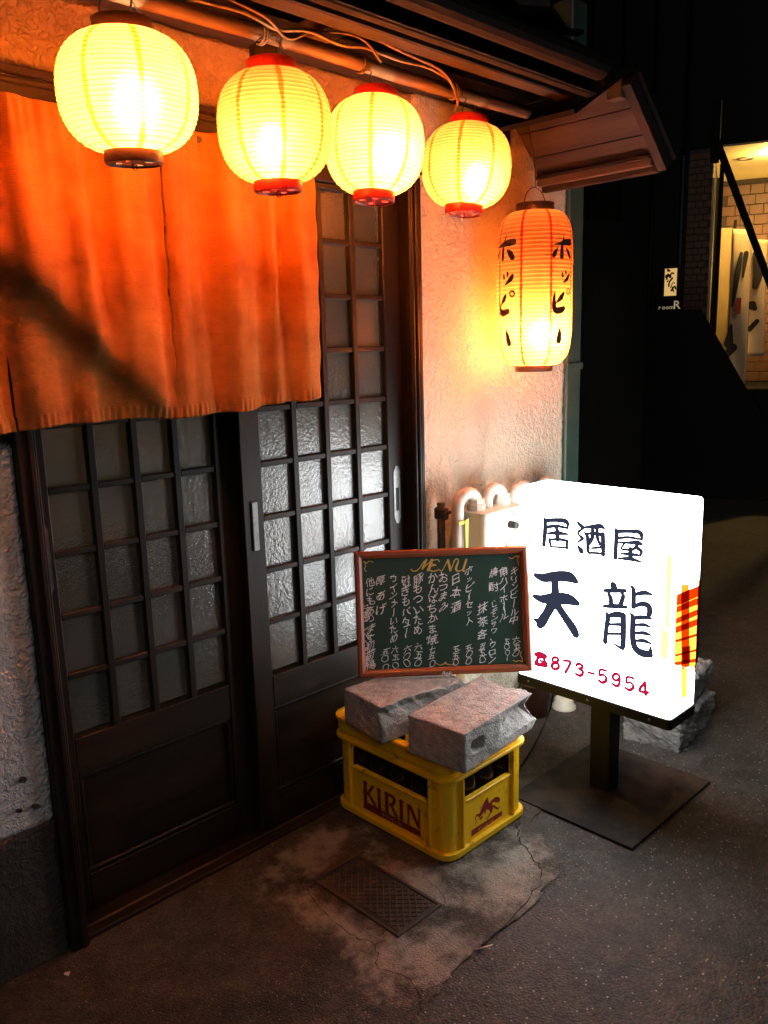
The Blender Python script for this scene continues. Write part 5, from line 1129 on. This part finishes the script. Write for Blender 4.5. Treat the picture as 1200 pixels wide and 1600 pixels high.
tag(tube('power_cord', catmull([(1.50, -0.40, 0.300), (1.60, -0.30, 0.20), (1.70, -0.22, 0.08), (1.62, -0.23, 0.012), (1.42, -0.30, 0.006), (1.28, -0.33, 0.006), (1.20, -0.22, 0.006), (1.23, -0.06, 0.006), (1.26, -0.04, 0.05)], 8), 0.0035, 'black', None, 6),
    'black power cord curling on the ground behind the crate', 'cable')

# rough concrete footing stones behind the sign
def brk3(c, h):
    c.x += 0.010 * h; c.y += 0.008 * fbm(c.x * 9, c.z * 9, 4); c.z += 0.006 * h * (c.z > -0.02); return c
f1 = obj('footing_stone', block_me(0.36, 0.21, 0.115, 31, brk3, 34, 0.004, 0.012), 'roughblock'); f1.location = (2.02, -0.525, 0.048); f1.rotation_euler = (0, 0, .12)
tag(f1, 'broken grey concrete footing lying on the ground behind the sign post', 'concrete block')
f2 = obj('footing_stone', block_me(0.34, 0.19, 0.095, 37, brk3, 34, 0.004, 0.012), 'roughblock'); f2.location = (2.04, -0.515, 0.158); f2.rotation_euler = (0, 0, .16)
tag(f2, 'grey concrete slab stacked on the broken footing at the sign corner', 'concrete block')

# ------------------------------------------------------------------ gas meters behind the board
def gas_meter(label, x0, zt_, w):
    y0, y1 = -0.205, -0.075
    t = thing('gas_meter', label, 'gas meter', (x0 + w / 2, (y0 + y1) / 2, zt_ - .30), 'gas meters on the plaster wall')
    obj('body', prism_me([(x0 + w / 2 + a, (y0 + y1) / 2 + b) for a, b in rrect(w / 2, (y1 - y0) / 2, .022, 4)], 'z', zt_ - .27, zt_ - .012), 'beige', t)
    obj('lid', prism_me([(x0 + w / 2 + a, (y0 + y1) / 2 + b) for a, b in rrect(w / 2 + .005, (y1 - y0) / 2 + .005, .024, 4)], 'z', zt_ - .0118, zt_), 'beige', t)
    box('dial_window', x0 + w * .52, x0 + w * .92, y0 - .012, y0 - .0005, zt_ - .20, zt_ - .105, 'beige', t, 0.004)
    k = obj('test_plug', lathe_me([(0, .030), (.011, .030), (.0125, .024), (.0125, 0)], 14), 'black', t, False, True)
    k.rotation_euler = (math.pi / 2, 0, 0); k.location = Vector((x0 + w * .62, y0 - .0003, zt_ - .055)) - root_loc(t)
    tube('seal_wire', [(x0 + w * .6, y0 - .012, zt_ - .044), (x0 + w * .58, y0 - .02, zt_ - .02), (x0 + w * .62, y0 - .018, zt_ - .012), (x0 + w * .64, y0 - .014, zt_ - .044)], .0012, 'wire', t, 5)
    def goose(xa, xb, za, zb, r=0.0205):
        p = []
        h = (xb - xa) / 2; zc = zt_ + .022
        p.append((xa, -0.135, za)); p.append((xa, -0.135, zc))
        for q in range(1, 10):
            a = math.pi - math.pi * q / 10; p.append((xa + h + h * math.cos(a), -0.135, zc + h * .85 * math.sin(a)))
        p += [(xb, -0.135, zc), (xb, -0.135, zb)]
        g_ = tube('pipe', p, r, 'pipe', t, 14)
        for (xx, zz) in ((xb, zb),):
            obj('union_nut', lathe_me([(r, zz - .002), (r + .010, zz - .002), (r + .010, zz + .018), (r + .006, zz + .022), (r + .006, zz + .036), (r, zz + .036)], 8, xx, -0.135), 'pipe', g_)
    goose(x0 - .050, x0 + .045, 0.30, zt_ + .001)
    goose(x0 + .100, x0 + .185, zt_ - .0, zt_ + .001)
    return t
gm = gas_meter('cream gas meter with gooseneck pipes on the wall behind the menu board', 1.338, 0.868, 0.215)
gm2 = gas_meter('gas meter with gooseneck pipes half hidden behind the glowing sign', 1.640, 0.850, 0.215)
vt = thing('pipe_tag', 'bright yellow tag hanging on the dark gas pipe beside the meter', 'tag', (1.285, -0.16, 0.84))
obj('strap', box_me(1.262, 1.308, -0.163, -0.157, 0.838, 0.850, .001), 'tag', vt)
obj('tail', prism_me([(1.290, .850), (1.306, .856), (1.300, .72), (1.292, .70)], 'y', -0.166, -0.1635), 'tag', vt)
pv = thing('wall_valve', 'dark gas valve and pipe stub low on the wall beside the door jamb', 'valve', (1.275, -0.07, 0.6))
tube('stub', [(1.275, -0.075, 0.55), (1.275, -0.075, 0.90)], 0.013, 'iron', pv, 10)
box('valve_body', 1.262, 1.290, -0.100, -0.052, 0.845, 0.885, 'iron', pv, 0.006)
box('valve_lever', 1.255, 1.300, -0.108, -0.1005, 0.866, 0.876, 'iron', pv, 0.002)

# flower pot with a dead plant, and a drain cap
pt = thing('plant_pot', 'small terracotta pot with dry leaves by the wall under the sign', 'plant pot', (1.775, -0.105, 0))
obj('pot', lathe_me([(0.0, .001), (.044, .001), (.058, .128), (.064, .130), (.064, .152), (.056, .152), (.055, .13), (.0, .125)], 28, 1.775, -0.105), 'pot', pt, True, True)
r9 = random.Random(9)
for k in range(9):
    a = r9.uniform(0, 6.3); L = r9.uniform(.03, .055); c = Vector((1.775 + .02 * math.cos(a), -0.105 + .02 * math.sin(a), .150 + r9.uniform(0, .012)))
    d = Vector((math.cos(a), math.sin(a), r9.uniform(-.5, .3))).normalized(); s = d.cross(Vector((0, 0, 1))).normalized() * L * .33
    m_ = c + d * L * .5 + Vector((0, 0, .008))
    obj('dry_leaf', mesh_of([c, m_ + s, c + d * L, m_ - s, m_ - Vector((0, 0, .005))], [(0, 1, 4), (1, 2, 4), (2, 3, 4), (3, 0, 4)]), 'leaf', pt)
cp = obj('floor_drain', lathe_me([(.0, .045), (.028, .044), (.036, .038), (.038, .012), (.046, .010), (.047, .0)], 24, 1.90, -0.15), 'beige', None, True, True)
tag(cp, 'cream plastic drain cap on the ground behind the sign post', 'drain')

# iron drain cover in front of the crate
dr = thing('drain_cover', 'rectangular iron drain cover with diamond tread set in the concrete', 'drain cover', (0.61, -0.42, 0.0))
X0_, X1_, Y0_, Y1_ = 0.527, 0.690, -0.582, -0.262
box('cover_plate', X0_ + .012, X1_ - .012, Y0_ + .012, Y1_ - .012, -0.004, 0.008, 'iron', dr, 0.001)
for (a, b, c, d) in ((X0_, X1_, Y0_, Y0_ + .0105), (X0_, X1_, Y1_ - .0105, Y1_), (X0_, X0_ + .0105, Y0_ + .011, Y1_ - .011), (X1_ - .0105, X1_, Y0_ + .011, Y1_ - .011)):
    box('cover_frame', a, b, c, d, -0.004, 0.0095, 'iron', dr, 0.0015)
def clip(p, q, lo_, hi_):
    t0, t1 = 0.0, 1.0; d = (q[0] - p[0], q[1] - p[1])
    for k in range(2):
        if abs(d[k]) < 1e-9:
            continue
        a, b = sorted(((lo_[k] - p[k]) / d[k], (hi_[k] - p[k]) / d[k])); t0, t1 = max(t0, a), min(t1, b)
    return None if t1 - t0 < 0.02 else ((p[0] + d[0] * t0, p[1] + d[1] * t0), (p[0] + d[0] * t1, p[1] + d[1] * t1))
lo_, hi_ = (X0_ + .017, Y0_ + .017), (X1_ - .017, Y1_ - .017)
for s in (1, -1):
    for k in range(-16, 30):
        o_ = k * 0.024
        p = (X0_, Y0_ + o_) if s > 0 else (X0_, Y1_ - o_); q = (X0_ + .5, Y0_ + o_ + .5 * 1.05) if s > 0 else (X0_ + .5, Y1_ - o_ - .5 * 1.05)
        c = clip(p, q, lo_, hi_)
        if c:
            (ax, ay), (bx, by) = c; L = math.hypot(bx - ax, by - ay); nx_, ny_ = -(by - ay) / L * .0018, (bx - ax) / L * .0018
            z0, z1 = 0.0081, 0.0105 + (.0004 if s > 0 else 0)
            v = [(ax + nx_, ay + ny_, z0), (bx + nx_, by + ny_, z0), (bx - nx_, by - ny_, z0), (ax - nx_, ay - ny_, z0), (ax + nx_ * .5, ay + ny_ * .5, z1), (bx + nx_ * .5, by + ny_ * .5, z1), (bx - nx_ * .5, by - ny_ * .5, z1), (ax - nx_ * .5, ay - ny_ * .5, z1)]
            obj('tread_rib', mesh_of(v, [(4, 5, 6, 7), (0, 1, 5, 4), (1, 2, 6, 5), (2, 3, 7, 6), (3, 0, 4, 7)]), 'iron', dr)

dr.location.z = -0.0045   # sits almost flush in the concrete

# litter
def scrap(name, x_, y_, s, a, lab):
    v = [(x_ + s * math.cos(a + k * 1.4) * (1 + .3 * (k % 2)), y_ + s * math.sin(a + k * 1.4), .0012 + .004 * (k == 2)) for k in range(4)]
    o = obj(name, mesh_of(v, [(0, 1, 2, 3)]), 'paper'); o.modifiers.new('t', 'SOLIDIFY').thickness = .0006; tag(o, lab, 'litter')
scrap('paper_scrap', -0.083, -0.110, 0.009, .4, 'torn white paper scrap on the concrete by the left wall corner')
scrap('paper_scrap', 0.30, -0.742, 0.010, 1.4, 'small pale scrap on the ground at the bottom edge of the photo')
tag(tube('dropped_straw', [(0.62, -0.745, .004), (0.66, -0.765, .0045)], .0016, 'paper', None, 6), 'thin pale stick lying on the asphalt edge before the crate', 'litter')

# ------------------------------------------------------------------ neighbouring building across the lane
NB = Vector((8.03, 1.87, 0)); ne = Vector((.39, -.92, 0)).normalized(); nn_ = Vector((.92, .39, 0)).normalized()
def nthing(name, label, cat, group=None):
    t = thing(name, label, cat, NB, group); t.rotation_euler = (0, 0, math.atan2(ne.y, ne.x)); return t
def nbox(name, e0_, e1_, n0, n1, z0, z1, mat, par, bev=0.004):      # e right, n away from us; local y = n
    return box(name, e0_, e1_, n0, n1, z0, z1, mat, par, bev, False)
nbuild = nthing('neighbour_building', 'dark brick-tiled building across the lane with a lit entrance', 'building')
nbox('clad_wall', -9.0, -0.56, 0.0, 0.3, 0, 7.5, 'darkwall', nbuild)
for e_ in (-1.64, -1.45, -1.14, -0.82, -0.50):
    nbox('wall_batten', e_ - .018, e_ + .018, -0.05, -0.001, 0.0, 5.5, 'batten', nbuild, 0.008)
nbox('tiled_pier', -0.479, -0.245, 0.0, 2.4, 0, 3.29, 'mortar', nbuild)
nbox('upper_wall', -0.559, 3.5, 0.0, 0.3, 3.305, 7.5, 'darkwall', nbuild)
nbox('upper_wall', 1.6, 6.0, 0.0, 0.3, 0.0, 3.30, 'darkwall', nbuild)
nbox('entrance_ceiling', -0.244, 1.599, 0.002, 2.4, 3.285, 3.304, 'cream', nbuild)
nbox('entrance_floor', -0.244, 1.599, -0.15, 2.4, 0.0, 0.86, 'darkconc', nbuild)
nbox('entrance_step', 0.10, 1.599, -0.25, -0.151, 0.80, 0.885, 'pole', nbuild)
nbox('back_wall', -0.244, 1.599, 2.0, 2.3, 0.861, 3.284, 'mortar', nbuild, 0)
# tiles on the pier's street face and on the back wall of the entrance
tm = None
for r in range(44):
    for k in range(3):
        z = 0.35 + r * 0.066; e_ = -0.477 + k * 0.0785 - (0.035 if r % 2 else 0)
        if e_ < -0.478: e_ = -0.4775
        o = obj('brick_tile', box_me(0, .072, -.008, -.0005, 0, .058, .002), 'tile', None) if tm is None else obj('brick_tile', tm, None, None)
        tm = o.data; o.parent = nbuild; o.location = (min(e_, -0.245 - .073), 0, z)
tm2 = None
for r in range(20):
    for k in range(10):
        o = obj('brick_tile', box_me(0, .150, -.010, -.0005, 0, .108, .003), 'tile', None) if tm2 is None else obj('brick_tile', tm2, None, None)
        tm2 = o.data; o.parent = nbuild; o.location = (-0.18 + k * 0.158 + (0.0 if r % 2 else .06), 2.0, 0.87 + r * 0.118)
nd = nbox('door_panel', -0.19, -0.035, 1.0, 1.06, 0.87, 2.62, 'cream', nbuild)
nbox('door_frame', -0.034, 0.0, 0.98, 1.08, 0.87, 2.70, 'black', nbuild)
nbox('door_frame', -0.225, -0.191, 0.60, 1.08, 0.87, 3.10, 'black', nbuild)
nbox('lit_strip', -0.2445, -0.226, -0.012, -0.0005, 1.5, 3.0, 'cream', nbuild)
for (e_, n_0) in ((0.05, 0.7),):
    dl = obj('downlight', lathe_me([(.085, 3.284), (.085, 3.276), (.07, 3.272), (.06, 3.282)], 20), 'steel', nbuild, False); dl.location = (e_, n_0, 0)
nl = thing('entrance_lamp', 'small bare wall lamp glowing in the brick entrance across the lane', 'lamp', NB); nl.rotation_euler = nbuild.rotation_euler
obj('bulb', lathe_me([(.001, -.05), (.03, -.035), (.042, 0), (.03, .035), (.001, .05)], 14), 'lampwarm', nl, False, True).location = (0.24, 1.55, 2.27)
nbox('bracket', 0.23, 0.25, 1.59, 1.99, 2.25, 2.29, 'black', nl)
nl2 = thing('ceiling_lamp', 'bright ceiling lamp at the edge of the photo in the lit entrance', 'lamp', NB); nl2.rotation_euler = nbuild.rotation_euler
obj('bulb', lathe_me([(.001, -.05), (.05, -.035), (.06, 0), (.05, .02)], 14), 'lampwarm', nl2, False, True).location = (0.36, 0.5, 3.22)
# lit window fragments high up
for (e_, z, w, h) in ((-2.02, 4.62, .14, .16), (-1.83, 4.50, .12, .12)):
    f_ = nbox('upper_window', e_ - .03, e_ + w + .03, -0.03, -0.001, z - .03, z + h + .03, 'black', nbuild)
    nbox('pane', e_, e_ + w, -0.036, -0.0305, z, z + h, 'litwindow', f_, 0)
# hanging banners with brush marks
def banner(label, e_, n0, z0, z1, w, marks, skew):
    t = nthing('hanging_banner', label, 'banner', 'cloth banners in the lit entrance')
    nx, nz = 8, 30; v, f = [], []
    for i in range(nx + 1):
        for j in range(nz + 1):
            u, q = i / nx, j / nz; v.append((e_ + w * (u - .5) + skew * (1 - q), n0 + .03 * math.sin(q * 5 + u * 3) + u * .10, z0 + (z1 - z0) * q))
    for i in range(nx):
        for j in range(nz):
            a = i * (nz + 1) + j; f.append((a, a + nz + 1, a + nz + 2, a + 1))
    o = obj('cloth', mesh_of(v, f), 'bannercloth', t, False, True); o.modifiers.new('t', 'SOLIDIFY').thickness = .002
    for st in [[s] for m_ in marks for s in m_]:
        obj('brush_mark', print_me(st, lambda s, z: (s, n0 - .012 + .10 * ((s - e_) / w + .5) + .03 * math.sin((z - z0) / (z1 - z0) * 5 + ((s - e_) / w + .5) * 3) - .006, z), 0.006), 'ink', t, False)
    return t
bn = banner('white banner with a black brush stroke and red seal in the lit entrance', 0.06, 0.55, 0.90, 2.55, 0.19, [[[(-0.02, 1.35, .10), (0.0, 1.55, .02)], [(0.0, 1.75, .03), (0.035, 2.1, .06), (0.06, 2.3, .03)], [(0.09, 2.05, .02), (0.11, 2.3, .05)], [(-0.03, 1.22, .06), (0.02, 1.30, .10)]]], 0.02)
box('seal', 0.035, 0.085, 0.515, 0.517, 1.66, 1.83, 'seal', bn, 0, False)
bn2 = banner('pale banner with large brush characters at the right edge of the photo', 0.24, 0.75, 1.2, 2.45, 0.17, [[[(0.20, 2.3, .05), (0.24, 2.1, .10), (0.22, 1.95, .06)], [(0.20, 1.75, .10), (0.23, 1.72, .05)], [(0.19, 1.5, .06), (0.26, 1.58, .05)]]], 0.03)
# dark staircase in front of the entrance: parapet wall and raking stringer
st_ = nthing('outdoor_staircase', 'black outdoor staircase with raking rail in front of the lit entrance', 'staircase')
obj('parapet_wall', prism_me([(-1.25, 0), (-1.25, 1.66), (-0.25, 1.66), (0.145, 0.98), (0.72, 0.0)], 'y', -1.62, -1.5), 'darkconc', st_, False)
obj('parapet_wall', prism_me([(0.147, 0), (0.147, 0.96), (2.5, 0.96), (2.5, 0)], 'y', -1.49, -1.40), 'darkconc', st_, False)
obj('stringer', prism_me([(-0.23, 3.05), (-0.17, 3.05), (0.60, 1.13), (0.54, 1.13)], 'y', -1.60, -1.52), 'darkconc', st_, False)
nbox('rail_post', -0.235, -0.165, -1.61, -1.51, 2.86, 3.35, 'darkconc', st_)
nbox('rail_post', -0.155, -0.12, -1.59, -1.53, 1.45, 2.84, 'darkconc', st_)
# little lit shop sign with lettering
ls = nthing('small_lit_sign', 'small glowing patterned sign with pale lettering on the dark wall across the lane', 'sign')
nbox('case', -0.69, -0.52, -0.10, -0.051, 1.66, 2.16, 'black', ls)
nbox('lit_pane', -.668, -.548, -0.104, -0.1005, 1.855, 2.13, 'litsign', ls, 0.0)
r3 = random.Random(3)
for k in range(9):
    q = [(-.665 + r3.random() * .105, 1.87 + r3.random() * .24, r3.uniform(.010, .024))]
    for _ in range(2): q.append((q[-1][0] + r3.uniform(-.03, .03), q[-1][1] + r3.uniform(-.05, .05), r3.uniform(.006, .02)))
    obj('dark_figure', print_me([q], lambda s, z, k=k: (max(-.667, min(-.549, s)), -.1045 - .0004 * k, max(1.856, min(2.129, z))), 0.003), 'ink', ls, False)
obj('lettering', text_me('room', lambda a, c: (-.72 + a, -.1015, 1.72 + c), 0.060, 0.60), 'litletter', ls, False)
obj('lettering', text_me('R', lambda a, c: (-.575 + a, -.1015, 1.72 + c), 0.12, 0.6), 'litletter', ls, False)
# plates on the wall next to the downpipe
sw = obj('switch_box', box_me(2.165, 2.205, 0.055, 0.085, 1.255, 1.305, .003), 'beige'); tag(sw, 'small pale switch box with a dark slot beside the green downpipe', 'switch box')
box('slot', 2.178, 2.192, 0.0535, 0.0548, 1.277, 1.284, 'black', sw, 0)
box_wall = box('lane_fence', 2.16, 2.9, 0.09, 0.12, 0.0, 1.9, 'darkwall'); tag(box_wall, 'black boarded fence closing the gap beside the tavern', 'fence')
COL.objects.unlink(_fo); bpy.data.objects.remove(_fo)
